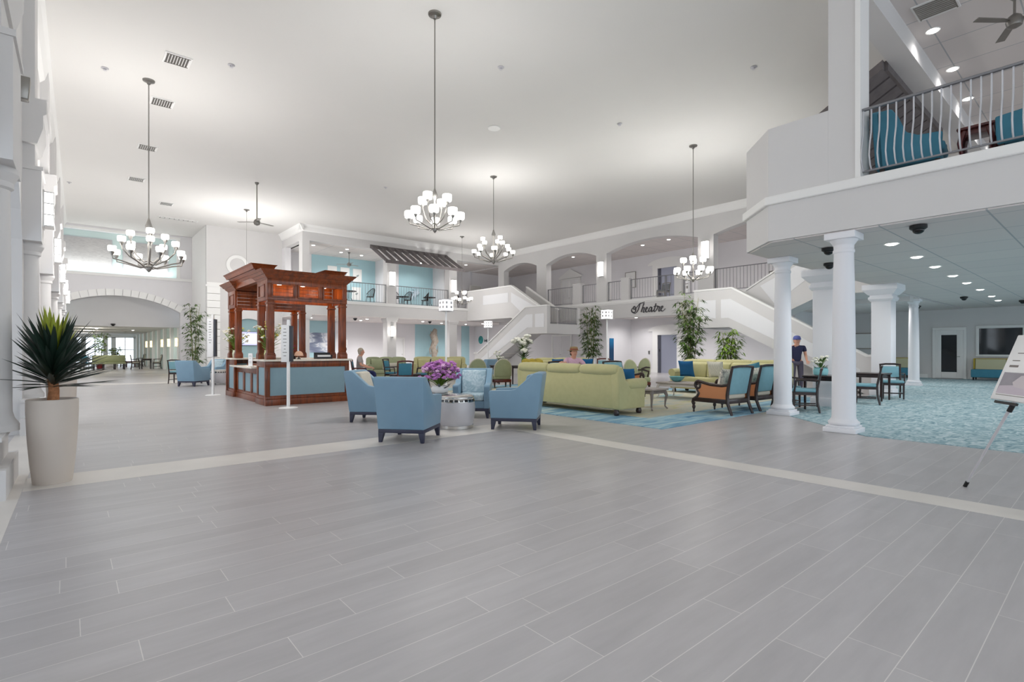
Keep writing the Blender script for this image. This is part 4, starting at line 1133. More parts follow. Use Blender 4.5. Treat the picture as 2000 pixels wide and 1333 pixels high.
# downlights: mezzanine underside, mezzanine ceiling, balconies, theatre
G = 'downlights under the mezzanine'
WD = [(10.92,2.65),(12.83,2.7),(14.63,2.75),(16.76,2.8),(18.82,2.85),(21.21,2.9),(24.12,3.0),(26.36,3.1),(13.2,-1.2),(17.2,-1.2),(21.5,-1.2),(25.5,-1.2)]
for i,(x,y) in enumerate(WD):
    downlight('recessed downlight under the mezzanine, %s of the row running in from the near round column'%['first','second','third','fourth','fifth','sixth','seventh','eighth'][i] if i < 8 else 'recessed downlight under the mezzanine, in the second row over the carpet',(x,y,3.15),G,110,.09)
for i,(x,y) in enumerate(((23.3,5.8),(22.6,7.4),(25.5,7.6))):
    downlight('downlight beyond the square pillars, %s'%['beside the far round column','by the foot of the stair','near the far corner'][i],(x,y,3.131),'downlights beyond the pillars',140,.09)
for i,(x,y) in enumerate(((12.59,2.4),(14.64,2.45),(16.65,2.5),(18.79,2.5),(20.75,2.5),(14.6,-1.5),(18.6,-1.5))):
    downlight('downlight on the mezzanine ceiling, %s'%['nearest the square vent','second in the row from the vent','third in the row from the vent','fourth in the row from the vent','fifth in the row from the vent','row further in','row further in, second'][i],(x,y,7.4),'mezzanine ceiling downlights',24,.09)
for i,(x,y) in enumerate(((11.86,28.9),(11.75,27.81),(13.61,27.82),(13.17,29.1),(15.4,29.2),(17.2,29.2),(19.8,27.9),(9.93,27.88))):
    downlight('downlight on the back balcony ceiling, %s'%['over the first framed print','near the railing','left of the lit pier','over the third framed print','over the coral artwork','right of the coral artwork','far bay','corner bay'][i],(x,y,6.85),'back balcony downlights',110,.08)
for i,(x,y) in enumerate(((11.6,29.3),(13.1,28.2),(13.4,29.7),(15.4,29.4),(16.88,28.4),(18.9,29.4),(21.0,29.6),(21.4,28.2),(10.2,29.0))):
    downlight('downlight under the back balcony, %s'%['above the wave painting','near the open side of the first bay','deep in the first bay','above the white door','near the open side of the middle bay','in front of the driftwood sculpture','deep in the far bay','near the open side of the far bay','corner bay'][i],(x,y,3.08),'downlights under the back balcony',190,.08)
for i,(x,y) in enumerate(((22.6,17.2),(22.4,15.2),(23.4,14.0),(22.6,12.4),(24.4,17.9))):
    downlight('downlight under the theatre balcony, %s'%['left of the word Theatre','below the word Theatre','before the lift door','by the tall bamboo','over the recess'][i],(x,y,3.131),'downlights under the theatre balcony',150,.08)
for i,(x,y) in enumerate(((23.2,16.6),(23.0,14.9),(23.0,21.4),(23.4,10.2))):
    downlight('downlight on the theatre balcony ceiling, %s'%['in the wide arch, first','in the wide arch, second','over the pedimented doorway','in the arch by the mezzanine'][i],(x,y,6.85),'theatre balcony downlights',110,.08)
for i,(x,y) in enumerate(((1.5,37.5),(3.6,38.5),(1.5,44),(3.6,46))):
    downlight('downlight in the corridor ceiling past the arch, number %s'%['one','two','three','four'][i] if False else 'downlight in the corridor ceiling past the arch, %s'%['nearest the arch','second along','third along','deepest'][i],(x,y,2.72),'corridor downlights',90,.08)

# cove lamps on the niche ledge over the arch
lamp('niche_cove_tube','AREA',(2.05,34.14,5.32),48,4.9,(.96,1,1),None,(PI-.25,0,0))
# dome and spot cameras
def camera_dome(label,loc):
    t = thing('security_camera',label,'security camera',loc,0,'black ceiling cameras')
    MB().lathe([(.05,0),(.11,-.01),(.11,-.05),(.085,-.07)],20).build('mount',BLACK,t)
    MB().ball((0,0,-.075),(.075,.075,.06),16,10).build('dome',LENSM,t)
for lab,loc in (('black camera in front of the first downlight under the mezzanine',(9.6,2.0,3.15)),('black camera beside the top of the nearest round column',(10.5,3.5,3.15)),('black camera behind the nearest round column, deeper in',(12.35,4.1,3.15)),('black camera far under the mezzanine above the glazed door',(23.7,3.66,3.15)),('small black camera beside the far round column\'s capital',(26.8,5.6,3.131)),('black camera far over the wall settee',(27.0,2.5,3.15)),
                ('small black camera under the back balcony near the kiosk',(12.3,28.0,3.08)),('small black camera under the middle bay of the back balcony',(17.2,28.1,3.08)),('black camera hanging below the word Theatre',(22.3,13.6,3.131))):
    camera_dome(lab,loc)
camera_dome('black camera under the grey header inside the arch',(1.9,35.35,2.72))

# ------------------------------------------------------------------ blue club chairs round the drum table
CG = 'blue club armchairs around the drum table'
club_chair('blue club armchair seen squarely from behind, in front of the purple orchids',(3.83,6.80,0),face(.77,.64),CG,(BEIGE,BEIGE))
club_chair('blue club armchair with its beige back cushion showing, next to the kiosk',(4.36,9.02,0),face(.70,-.71),CG,(BEIGE,BEIGE))
club_chair('blue club armchair facing the viewer, pale patterned back, behind the drum table',(6.1,8.35,0),face(-.66,-.75),CG,(VINYLP,VINYLP))
club_chair('blue club armchair seen from its side, in front of the chartreuse sofa',(5.78,6.66,0),face(-.65,.76),CG,(VINYL,VINYL))
drum_table('silver drum table with a chrome rim between the blue armchairs',(4.97,7.27,0))
drum_table('second silver drum table, carrying the purple orchids',(5.12,8.02,0),.3,.53)
bouquet('mass of purple orchids in a white bowl between the blue armchairs',(5.12,8.02,.53),{'leaves':22,'flowers':{'a':(120,.04,PURPLE),'b':(26,.036,mat('pink_orchid_petal',(226,182,218),.6))}},5,WHITE,.13,.16,.60,.37,LEAFD)

# ------------------------------------------------------------------ kiosk
def kiosk():
    t = thing('information_kiosk','open cherry-wood information kiosk with teal panels and a stone counter','kiosk',(3.55,12.95,0))
    W,D = 1.92,3.9        # runs +X and +Y from the corner nearest the viewer
    def panel_wall(name,axis,a0,a1,c,sgn,z0,z1,n,pm):
        """framed counter front: wood rails and stiles with recessed teal panels"""
        m = MB(); p = MB()
        def bx(mb,q0,q1,z0,z1,t0,t1):
            lo,hi = sorted((c+sgn*t0,c+sgn*t1))
            if axis == 'x': mb.box(q0,q1,lo,hi,z0,z1)
            else: mb.box(lo,hi,q0,q1,z0,z1)
        bx(m,a0,a1,z0,z0+.14,-.05,.05); bx(m,a0,a1,z0+.14,z0+.2,-.048,.03); bx(m,a0,a1,z1-.12,z1,-.05,.02)
        bx(p,a0+.004,a1-.004,z0+.1,z1-.05,-.04,.0)
        w = (a1-a0)/n
        for k in range(n+1):
            q = a0+w*k; q0,q1 = max(a0,q-.06),min(a1,q+.06)
            if k == 0: q1 = a0+.1
            if k == n: q0 = a1-.1
            bx(m,q0,q1,z0+.2,z1-.12,-.047,.02)
        for k in range(n):
            q0,q1 = a0+w*k+.1,a0+w*(k+1)-.1
            for (u0,u1,v0,v1) in ((q0-.015,q1+.015,z0+.2,z0+.225),(q0-.015,q1+.015,z1-.145,z1-.12),(q0-.015,q0+.01,z0+.2,z1-.12),(q1-.01,q1+.015,z0+.2,z1-.12)):
                bx(m,u0,u1,v0,v1,0,.014)
        f = m.build('counter_front',WOOD,t,bevel=.004); p.build('teal_panel',pm,f,smooth=False)
    panel_wall('front','x',-.05,W+.05,0,-1,0,1.03,1,WOODP)
    panel_wall('right','y',.06,D-.06,W,1,0,1.03,3,WOODP)
    panel_wall('back','x',-.05,W+.05,D,1,0,1.03,1,WOODP)
    panel_wall('left','y',.06,.82,0,-1,0,1.03,1,WOODP)
    panel_wall('left','y',3.05,D-.06,0,-1,0,1.03,1,WOODP)
    panel_wall('desk','y',.825,3.045,.06,-1,0,.84,3,WOODP)
    MB().box(-.1,W+.1,-.1,.42,1.03,1.075).box(W-.42,W+.1,.4,D+.1,1.03,1.075).box(-.1,W-.4,D-.42,D+.1,1.03,1.075).box(-.1,.32,.4,.86,1.03,1.075).box(-.1,.32,3.0,D-.4,1.03,1.075).build('counter_top',STONE,t,bevel=.008)
    MB().box(-.14,.5,.84,3.03,.84,.885).build('desk_top',STONE,t,bevel=.008)
    MB().box(.3,.4,.84,3.03,.88,.93).build('desk_ledge',WOOD,t)
    # posts: four at each end
    for y in (.09,.82,3.08,3.81):
        for x in (.09,W-.09):
            h = 2.469
            m = MB().box(x-.075,x+.075,y-.075,y+.075,1.075,h).box(x-.1,x+.1,y-.1,y+.1,1.075,1.2)
            m.box(x-.088,x+.088,y-.088,y+.088,1.2,1.235).box(x-.09,x+.09,y-.09,y+.09,h-.09,h-.05)
            for q in (-.045,.0,.045):
                for sg in (-1,1):
                    m.box(x+q-.012,x+q+.012,y+sg*.075-.004,y+sg*.075+.004,1.3,h-.15)
                    m.box(x+sg*.075-.004,x+sg*.075+.004,y+q-.012,y+q+.012,1.3,h-.15)
            m.build('post',WOOD,t,bevel=.005)
    # header boxes over the two ends, open framed bays on the long faces
    for (y0,y1,nm) in ((0,.9,'front'),(3.0,D,'rear')):
        z0,z1 = 2.47,2.93
        yo,sg = (y0,1) if nm == 'front' else (y1,-1)      # outer face of the box and the way in
        def face_y(mb,x0,x1,za,zb,t0,t1):
            lo,hi = sorted((yo+sg*t0,yo+sg*t1)); mb.box(x0,x1,lo,hi,za,zb)
        m = MB()
        face_y(m,0,W,z0,z0+.09,0,.06); face_y(m,0,W,z1-.07,z1+.02,0,.06)
        for k in range(4):
            x = (W-.11)*k/3; face_y(m,x,x+.11,z0+.09,z1-.07,.001,.059)
        for k in range(3):
            x0 = (W-.11)*k/3+.11; x1 = (W-.11)*(k+1)/3; za,zb = z0+.09,z1-.07
            for (p,q,u,v) in ((x0-.02,x1+.02,za-.02,za+.018),(x0-.02,x1+.02,zb-.018,zb+.02),(x0-.02,x0+.018,za+.018,zb-.018),(x1-.018,x1+.02,za+.018,zb-.018)):
                face_y(m,p,q,u,v,-.018,.03)
        for x,ox in ((0,-1),(W-.05,1)):
            m.box(x,x+.05,y0+.06,y1-.06,z0,z1+.02)
            xf = 0 if ox < 0 else W
            for (p,q,u,v) in ((y0+.2,y1-.2,z0+.08,z0+.11),(y0+.2,y1-.2,z1-.1,z1-.07),(y0+.2,y0+.23,z0+.11,z1-.1),(y1-.23,y1-.2,z0+.11,z1-.1)):
                lo,hi = sorted((xf,xf+ox*.014)); m.box(lo,hi,p,q,u,v)
        m.build('header',WOOD,t,bevel=.003)
        pl = MB()
        yi = y1-.05 if nm == 'front' else y0+.0
        for k in range(5):
            za = z0+(z1-z0)*k/5; pl.box(.051,W-.051,yi,yi+.05,za+.004,za+(z1-z0)/5-.004)
        pl.build('inner_planks',WOOD,t,smooth=False)
        c = MB()
        for k,(e,z,zz) in enumerate(((.03,2.95,3.0),(.08,3.0,3.06),(.14,3.06,3.12),(.19,3.12,3.17))):
            c.add([(-e+.04,y0-e+.04,z),(W+e-.04,y0-e+.04,z),(W+e-.04,y1+e-.04,z),(-e+.04,y1+e-.04,z),(-e,y0-e,zz),(W+e,y0-e,zz),(W+e,y1+e,zz),(-e,y1+e,zz)],[(0,3,2,1),(4,5,6,7),(0,1,5,4),(1,2,6,5),(2,3,7,6),(3,0,4,7)])
        c.build('cornice',WOOD,t,smooth=False)
        s = MB()
        for k in range(8):
            yy = y0+.1+(y1-y0-.2)*k/8; s.box(.07,W-.07,yy,yy+(y1-y0-.2)/8-.012,2.90,2.925)
        s.build('slatted_ceiling',WOOD,t,smooth=False)
    # raised cornice linking the ends
    for x0,x1 in ((-.05,.2),(W-.2,W+.05)):
        m = MB().box(x0+.05,x1-.05,.85,3.05,2.98,3.16)
        for k,(e,z,zz) in enumerate(((.0,3.12,3.18),(.06,3.18,3.25),(.14,3.25,3.33),(.18,3.33,3.37))):
            m.add([(x0-e+.04,.7-e,z),(x1+e-.04,.7-e,z),(x1+e-.04,3.2+e,z),(x0-e+.04,3.2+e,z),(x0-e,.7-e-.03,zz),(x1+e,.7-e-.03,zz),(x1+e,3.2+e+.03,zz),(x0-e,3.2+e+.03,zz)],[(0,3,2,1),(4,5,6,7),(0,1,5,4),(1,2,6,5),(2,3,7,6),(3,0,4,7)])
        m.build('raised_cornice',WOOD,t,smooth=False)
    for y in (.45,3.45):
        for x in (.4,.96,1.5):
            MB().lathe([(.02,2.885),(.05,2.89),(.055,2.9)],14,(x,y,0)).build('puck_light',DOWN,t)
    return t
kiosk()
for y in (13.4,16.4):
    for x in (3.95,4.5,5.05): lamp('kiosk_bulb','POINT',(x,y,2.8),13,.05,(1,.84,.6))
def small_box(name,label,cat,loc,rz,size,m,parts=None,group=None):
    t = thing(name,label,cat,loc,rz,group); w,d,h = size
    MB().box(-w/2,w/2,-d/2,d/2,0,h).build('body',m,t,bevel=min(w,d,h)*.12)
    if parts:
        for nm,mb,mm in parts: mb.build(nm,mm,t)
    return t
bouquet('white and yellow flower arrangement on the kiosk\'s near counter corner',(3.68,13.35,1.075),{'leaves':46,'flowers':{'w':(20,.035,WHITEFL),'y':(22,.03,YELFL)}},11,mat('lime_glass_vase',(206,214,150),.2),.22,.09,.95,.36,LEAFG)
bouquet('white flower arrangement at the kiosk\'s far counter end',(3.7,16.55,1.075),{'leaves':36,'flowers':{'w':(26,.038,WHITEFL),'y':(12,.03,YELFL)}},12,mat('pale_glass_vase',(214,218,190),.2),.22,.1,.95,.38,LEAFG)
bouquet('small dark red flowers standing inside the kiosk by the desk',(5.2,16.5,1.075),{'leaves':10,'flowers':{'r':(14,.03,mat('crimson_petal',(130,40,60),.6))}},13,WHITE,.12,.06,.4,.17)
t = thing('notice_card','white paper notice standing on the kiosk desk','notice',(3.5,14.2,.885),R(8))
m = MB(); m.box(-.006,.006,-.12,.12,0,.33); m.build('card',WHITE,t)
MB().box(-.05,.05,-.1,.1,0,.012).build('stand_foot',WHITE,t)
m = MB()
for z,w in ((.27,.14),(.24,.17),(.2,.1),(.12,.16),(.09,.16)): m.box(-.009,-.0055,-w/2,w/2,z,z+.008)
m.build('text_lines',NICKEL,t)
t = thing('desk_phone','black desk phone on the kiosk counter beside the near post','phone',(4.15,13.25,1.075),.3)
MB().taper(-.1,.1,-.1,.1,0,.05).build('base',BLACK,t,bevel=.01)
MB().tube([(-.09,-.06,.07),(-.08,0,.085),(.08,0,.085),(.09,-.06,.07)],.022,8).build('handset',BLACK,t)
t = thing('brochure_rack','low black brochure tray on the kiosk counter by the far posts','tray',(4.95,13.2,1.075))
MB().box(-.2,.2,-.1,.1,0,.05).box(-.2,.2,.06,.1,.05,.16).box(-.2,-.18,-.1,.1,.05,.1).box(.18,.2,-.1,.1,.05,.1).build('tray',BLACK,t)
MB().box(-.17,.17,-.06,.05,.05,.1).build('leaflets',PICW,t)
t = thing('table_lamp','small lamp with a peach shade inside the kiosk','lamp',(4.35,13.2,1.075))
MB().lathe([(.05,0),(.05,.01),(.012,.03),(.012,.1)],16).build('base',BLACK,t)
MB().lathe([(.11,.08),(.09,.15),(.05,.19),(.01,.2)],20).build('lamp_shade',mat('peach_shade',(216,176,150),.6),t)

def sign_post(label,loc,rz,h0,h1):
    t = thing('sign_post',label,'sign',loc,rz,'white directory sign posts')
    MB().lathe([(.2,0),(.2,.008),(.17,.018),(.04,.022)],36).build('base',WHITE,t)
    MB().lathe([(.036,.01),(.036,h1+.06),(.03,h1+.12)],18).build('pole',WHITE,t)
    MB().box(-.13,.02,-.06,-.035,h0,h1).box(-.13,.02,.035,.06,h0,h1).box(.02,.035,-.06,.06,h0,h1).box(-.14,-.13,-.06,.06,h0,h1).build('sign_panel',WHITE,t,bevel=.004)
    MB().box(.036,.095,-.05,.05,h0+.01,h1-.02).build('dark_side',mat('charcoal_panel',(62,66,74),.4),t,bevel=.003)
    m = MB(); rnd = random.Random(3)
    for k in range(9):
        z = h1-.1-k*.075; w = rnd.uniform(.04,.1); m.box(-.055-w/2,-.055+w/2,-.063,-.0595,z,z+.018)
    m.build('directory_lines',NICKEL,t)
sign_post('white directory sign post standing in front of the kiosk\'s teal front',(3.79,12.2,0),R(-38),1.03,1.86)
sign_post('white directory sign post at the kiosk\'s far end',(3.2,17.0,0),R(-38),1.1,2.2)

# ------------------------------------------------------------------ yucca planters along the arcade
dracaena('yucca in a tall cream planter, nearest the viewer on the tile stripe',(-.105,6.85,0),21)
dracaena('yucca in a tall cream planter behind the front one',(-.065,11.56,0),22)

# ------------------------------------------------------------------ lounge with sofas on the rug
tag(MB().box(7.4,15.5,4.92,14.9,0,.012).build('rug',RUGB,smooth=False),'large rug with a blue border and a beige field under the chartreuse sofas','rug')
rugs = [o for o in COL.objects if o.name == 'rug'][0]
f = MB().box(8.35,14.55,5.85,13.95,.0121,.0135).build('field',RUGF,smooth=False); f.parent = rugs
rolled_sofa('chartreuse rolled-arm sofa seen from behind, next to the blue side-view armchair',(8.55,7.85,.012),face(1,0),3.0,3,CHART,'chartreuse sofas')
rolled_sofa('chartreuse sofa facing the viewer with blue and diamond pillows, in front of the bamboo',(14.6,7.5,.012),face(-1,0),3.3,4,CHART,'chartreuse sofas')
PG = 'throw pillows in the lounge'
pillow('pillow','royal blue pillow at the end of the chartreuse sofa by the lift doors',(14.32,8.66,.73),(R(-14),0,PI/2),(.5,.16,.5),NAVYP,PG)
pillow('pillow','diamond patterned pillow in the middle of the facing chartreuse sofa',(14.32,7.72,.73),(R(-14),0,PI/2),(.5,.16,.5),PATP,PG)
pillow('pillow','teal pillow on the facing chartreuse sofa, behind the cane armchair',(14.32,6.62,.72),(R(-14),R(12),PI/2),(.44,.15,.44),TEALFD,PG)
for i,(x,y,rz,lab) in enumerate(((10.28,5.42,face(.10,1),'dark cane-sided armchair nearest the viewer on the rug, scroll arm toward the sofas'),(11.45,5.42,face(.05,1),'dark cane-sided armchair half hidden by the white column'),(11.75,9.0,face(-.1,-1),'dark scroll-arm chair beyond the chartreuse sofa\'s right end'),(10.35,9.75,face(-.15,-1),'cane armchair where the woman in the sun hat sits'))):
    cane_chair(lab,(x,y,.012),rz,'cane scroll-arm armchairs')
pillow('pillow','coral print pillow in the nearest cane armchair',(10.26,5.30,.70),(R(14),0,face(.1,1)),(.46,.18,.46),CORALP,PG)
pillow('pillow','coral print pillow in the cane armchair beside the white column',(11.44,5.30,.70),(R(14),0,face(.05,1)),(.46,.18,.46),CORALP,PG)
pillow('pillow','dark navy pillow leaning at the right end of the rear-view sofa',(8.72,6.62,.72),(R(12),0,-PI/2),(.42,.14,.42),NAVYP,PG)
GREYT = mat('driftwood_grey_top',(158,150,144),.45,var=.12,scale=6)
GREYL = mat('driftwood_grey_leg',(128,120,116),.5,var=.1,scale=8)
small_table('side_table','grey wooden side table between the rear-view sofa and the cane chair',(9.75,6.9,.012),0,.62,.78,.45,GREYT,GREYL,'lounge tables','side table',True)
small_table('coffee_table','grey coffee table with whitewashed apron in front of the facing sofa',(12.65,7.7,.012),0,.85,1.25,.42,GREYT,mat('whitewashed_wood',(206,200,196),.5),'lounge tables','coffee table',True)
t = thing('glass_bowl','teal fluted glass bowl on the coffee table','bowl',(12.75,8.0,.432))
MB().lathe([(.06,0),(.1,.01),(.16,.06),(.2,.13),(.215,.14),(.19,.12),(.1,.03),(.02,.02)],28).build('bowl',mat('teal_glass',(110,176,182),.15,spec=.6),t,ang=70)

# tables and chairs on the carpet
ZC = .008
small_table('dining_table','dark square table with white flowers between two white columns',(12.62,4.2,ZC),0,.8,.8,.74,DARKW,DARKW,'dark game tables')
small_table('dining_table','dark square table behind the near round column, without flowers',(15.85,4.3,ZC),0,.75,.75,.7,DARKW,DARKW,'dark game tables')
small_table('dining_table','dark square table deep under the mezzanine',(16.5,-.6,ZC),0,.8,.8,.72,DARKW,DARKW,'dark game tables')
DG = 'teal dining chairs at the dark tables'
dining_chair('teal armchair seen side on between the near columns, in front of the flower table',(11.8,4.38,ZC),face(-.34,.94),DG,AQUA,None,True)
dining_chair('teal dining chair behind the flower table, facing the viewer',(12.45,5.0,0),face(.1,-1),DG,AQUA,None,True)
dining_chair('teal chair at the bare table, seen side on just past the near round column',(14.6,4.05,ZC),face(-.25,.97),DG,AQUA)
dining_chair('open-arm chair with a pale back at the far side of the bare table',(16.72,4.05,ZC),face(-.75,-.3),DG,AQUA,None,True)
dining_chair('teal chair behind the bare table, facing the viewer',(15.95,5.15,0),face(0,-1),DG,AQUA)
bouquet('white flowers in a teal bowl on the dark table between the columns',(12.56,4.34,ZC+.74),{'leaves':22,'flowers':{'w':(18,.036,WHITEFL)}},31,mat('aqua_bowl',(128,186,192),.3),.17,.15,.46,.2)
settee('two-tone settee with teal seat and cream back under the dark window',(29.95,3.3,ZC),face(-1,0),2.1,'two-tone settees')
settee('small two-tone settee in the corner between the pillars',(29.95,7.0,ZC),face(-1,0),1.0,'two-tone settees')
t = thing('mezzanine_picture','framed picture on the far wall between near column and pillar','picture',(30.46,8.4,1.75),PI/2)
MB().box(-.5,.5,0,.03,-.35,.35).build('print',PICW,t); MB().box(-.56,.56,-.01,.04,.35,.41).box(-.56,.56,-.01,.04,-.41,-.35).box(-.56,-.5,-.01,.04,-.35,.35).box(.5,.56,-.01,.04,-.35,.35).build('frame',NICKEL,t)

# glazed door and window of the right wall
m = MB().box(30.42,30.5,4.62,4.72,0,2.2).box(30.42,30.5,5.72,5.82,0,2.2).box(30.42,30.5,4.62,5.82,2.2,2.32)
m.box(30.44,30.5,4.72,4.95,.02,2.2).box(30.44,30.5,5.5,5.72,.02,2.2).box(30.441,30.5,4.95,5.5,.02,.3).box(30.441,30.5,4.95,5.5,1.98,2.199)
d1 = struct('door_1', m, TRIM, bevel=.008)
MB().box(30.46,30.49,4.95,5.5,.3,1.98).build('door_glass',DARKGL,d1)
MB().tube([(30.44,4.84,1.0),(30.39,4.84,1.0),(30.39,4.95,1.0)],.014,8).build('door_handle',CHROME,d1)
m = MB().box(30.42,30.5,1.2,4.3,2.24,2.36).box(30.42,30.5,1.2,4.3,1.0,1.1).box(30.42,30.5,4.2,4.3,1.1,2.24).box(30.42,30.5,1.2,1.3,1.1,2.24).box(30.43,30.5,2.72,2.82,1.1,2.24)
w2 = struct('window_2', m, TRIM, bevel=.008)
MB().box(30.46,30.49,1.3,4.2,1.1,2.24).build('window_glass',DARKGL,w2)
tag(MB().box(29.7,30.3,4.75,5.7,.008,.02).build('door_mat',mat('grey_mat',(150,152,154),.9),smooth=False),'grey mat in front of the glazed door','mat')

# poster easel
def easel():
    t = thing('poster_easel','white display easel holding a grey bedroom poster at the carpet\'s edge','easel',(6.49,.99,0))
    apex = Vector((-.2,-.62,1.5))
    for a in ((0,0,.02),(-.77,-.51,.02),(.45,-1.2,.02)):
        a = Vector(a); d = apex-a
        MB().tube([a,a+d*.5,apex],[.009,.012,.012],8).build('leg',SILVER,t)
        MB().tube([a-d*.012,a+d*.022],.016,8).build('foot',BLACK,t)
    M = Matrix.Translation((-.34,-.41,.85)) @ Matrix.Rotation(R(-146.5),4,'Z') @ Matrix.Rotation(R(-20),4,'X')
    E_ = MB(M)
    hw,h = .42,.62
    E_.prism([(-hw,0),(hw,0),(hw,h),(-hw,h)],'y',-.012,.012)
    b = E_.build('board',WHITE,t,bevel=.008)
    m = MB(M)
    for (x0,x1,z0,z1) in ((-.36,.38,.045,.05),(-.27,.38,.555,.563),(-.33,-.23,.37,.377),(-.34,-.22,.31,.33),(-.3,-.1,.44,.447),(.0,.2,.47,.49)): m.box(x0,x1,-.0142,-.012,z0,z1)
    m.build('caption_lines',GREYL,b)
    MB(M).box(-.37,.39,-.0132,-.012,.08,.26).build('photo',ramp_mat('grey_photo',[(.2,(132,128,134)),(.6,(160,156,164))],'noise',3,.5,3),b)
    MB(M).prism([(-.1,.24),(-.05,.42),(.39,.46),(.39,.24)],'y',-.0135,-.012).build('photo_curtain',mat('print_grey',(150,152,158),.5),b)
    MB(M).prism([(-.2,.17),(-.12,.235),(.06,.25),(.2,.2),(.36,.22),(.39,.14),(.2,.1),(-.02,.12),(-.16,.13)],'y',-.0139,-.012).build('photo_bed',mat('print_pale',(206,198,202),.5),b)
    MB(M).prism([(-.37,.06),(.39,.06),(.39,.12),(-.1,.15),(-.36,.13)],'y',-.0137,-.012).build('photo_floor',mat('print_floor',(200,190,200),.5),b)
    MB(M).box(-.3,.0,-.03,-.0125,-.035,-.012).build('ledge',BLACK,t)
    MB().tube([(-.1,-.31,.75),(-.108,-.335,.81)],.02,10).build('clamp',BLACK,t)
easel()

# ------------------------------------------------------------------ people
NAVY = mat('navy_polo',(44,46,76),.8); PINK = mat('pink_gingham',(214,176,196),.8,var=.12,scale=60); GREYSH = mat('striped_grey_shirt',(168,160,158),.8,var=.1,scale=20); CAPM = mat('blue_cap',(96,104,168),.7)
person('man standing behind the flower table in a blue cap and navy polo shirt',(16.88,6.5,0),face(-.62,-.5),STAND,NAVY,mat('grey_trousers',(92,88,104),.85),GREYHAIR,cap_hat(CAPM))
PW = dict(SIT); PW.update(elr=(.33,.12,.93),wrr=(.46,.22,.98),par=(.52,.26,.97),ell=(-.34,.06,.85),wrl=(-.36,.24,.88),pal=(-.34,.31,.88))
person('woman in a straw sun hat and pink shirt seated beyond the rear-view sofa',(10.4,9.64,0),face(-.35,-.9),PW,PINK,mat('cream_trousers',(206,200,186),.85),DARKHAIR,brim_hat(mat('straw',(150,126,90),.85,var=.1,scale=40),mat('rust_band',(140,70,56),.7)))
person('grey-haired person in a striped shirt seated sideways near the kiosk',(7.8,17.2,0),face(.85,-.5),SIT,GREYSH,mat('navy_trousers',(34,40,84),.85),GREYHAIR)
person('person in red standing far down the corridor beside the arcade side',(-.1,50.5,0),face(.3,-1),STAND,mat('red_top',(206,42,40),.7),mat('red_trousers',(196,40,40),.7),DARKHAIR)

# ------------------------------------------------------------------ seating further back
BG = 'mixed chairs in the back lounge'
dining_chair('dark armchair under the seated grey-haired person',(7.76,17.23,0),face(.85,-.5),BG,TEALFD,MAHOG,True,.95)
dining_chair('teal armchair with a dark frame just right of the seated person',(9.2,17.6,0),face(.6,-.8),BG,TEALFD,DARKW,True,.95)
dining_chair('teal chair with a carved mahogany crest, back to the viewer, behind the rear-view armchair',(7.6,13.9,0),face(.3,1),BG,TEALFD,MAHOG,False,.96)
dining_chair('teal chair with a black frame in front of the sage sofa',(9.6,16.2,0),face(-.8,.5),BG,TEALFD,DARKW,True,.96)
dining_chair('dark-framed teal chair left of the seated person, by the kiosk',(7.2,17.6,0),face(1,-.1),BG,TEALFD,DARKW,True,.95)
rolled_sofa('golden-green sofa behind the orchids, facing the viewer',(12.5,19.6,0),face(-.55,-.84),2.3,2,CHART,'chartreuse sofas')
rolled_sofa('sage green sofa with a cream bolster behind the teal chairs',(10.4,20.4,0),face(-.3,-.95),1.7,2,GREENB,'chartreuse sofas')
pillow('bolster_pillow','cream bolster pillow on the sage green sofa',(10.3,20.0,.62),(R(-14),0,face(-.3,-.95)),(.6,.18,.3),BEIGE,PG)
club_chair('blue club armchair far behind the orchids',(13.0,17.1,0),face(-.3,.95),'blue club armchairs farther back',(VINYL,VINYL))
oval_chair('sage round-back armchair just left of the blue armchair\'s patterned back, rear view',(10.75,14.6,0),face(.3,.95),'sage round-back armchairs',GREENB)
oval_chair('sage round-back armchair with mahogany base, rear view, left of the chartreuse sofa',(11.35,13.95,0),face(.35,.94),'sage round-back armchairs',GREENB)
oval_chair('rust-topped round-back armchair beyond the rear-view sofa',(14.9,15.4,0),face(-.5,-.85),'sage round-back armchairs',OLIVEY)
oval_chair('sage round-back armchair by the white lantern lamp near the recess',(13.6,9.95,0),face(-.1,-1),'sage round-back armchairs',GREENB)
oval_chair('sage round-back armchair nearest the lift doors',(16.0,11.6,0),face(-1,.2),'sage round-back armchairs',GREENB)
rolled_sofa('golden olive armchair wedged between the round-back chair and the rear-view sofa',(11.9,12.5,.012),face(.2,-.97),1.05,1,OLIVEY,'chartreuse sofas')
rolled_sofa('yellow-green sofa beyond the rear-view sofa with blue pillows',(13.9,13.2,.012),face(-.3,-.95),2.2,2,CHART,'chartreuse sofas')
pillow('pillow','royal blue pillow at the left of the far yellow-green sofa',(13.25,13.1,.76),(R(-14),0,face(-.3,-.95)),(.46,.15,.46),NAVYP,PG)
pillow('pillow','royal blue pillow at the right of the far yellow-green sofa',(14.45,12.75,.76),(R(-14),0,face(-.3,-.95)),(.46,.15,.46),NAVYP,PG)
dining_chair('pale blue chair with a mahogany crest rail, beside the bamboo past the woman',(14.6,12.2,0),face(.6,.8),BG,AQUA,MAHOG,False,.98)
small_table('side_table','dark side table under the hydrangea arrangement',(13.1,14.7,0),.2,.7,.7,.72,DARKW,DARKW,'lounge tables','side table')
bouquet('tall arrangement of white hydrangeas under the stair landing',(13.1,14.7,.72),{'leaves':170,'flowers':{'w':(8,.13,WHITEFL)}},41,mat('green_glass_vase',(96,136,70),.2),.3,.1,1.15,.42)
bouquet('small white orchid in front of the stair underside',(12.6,15.6,.72),{'leaves':8,'flowers':{'w':(8,.05,WHITEFL)}},42,WHITE,.12,.07,.55,.2)
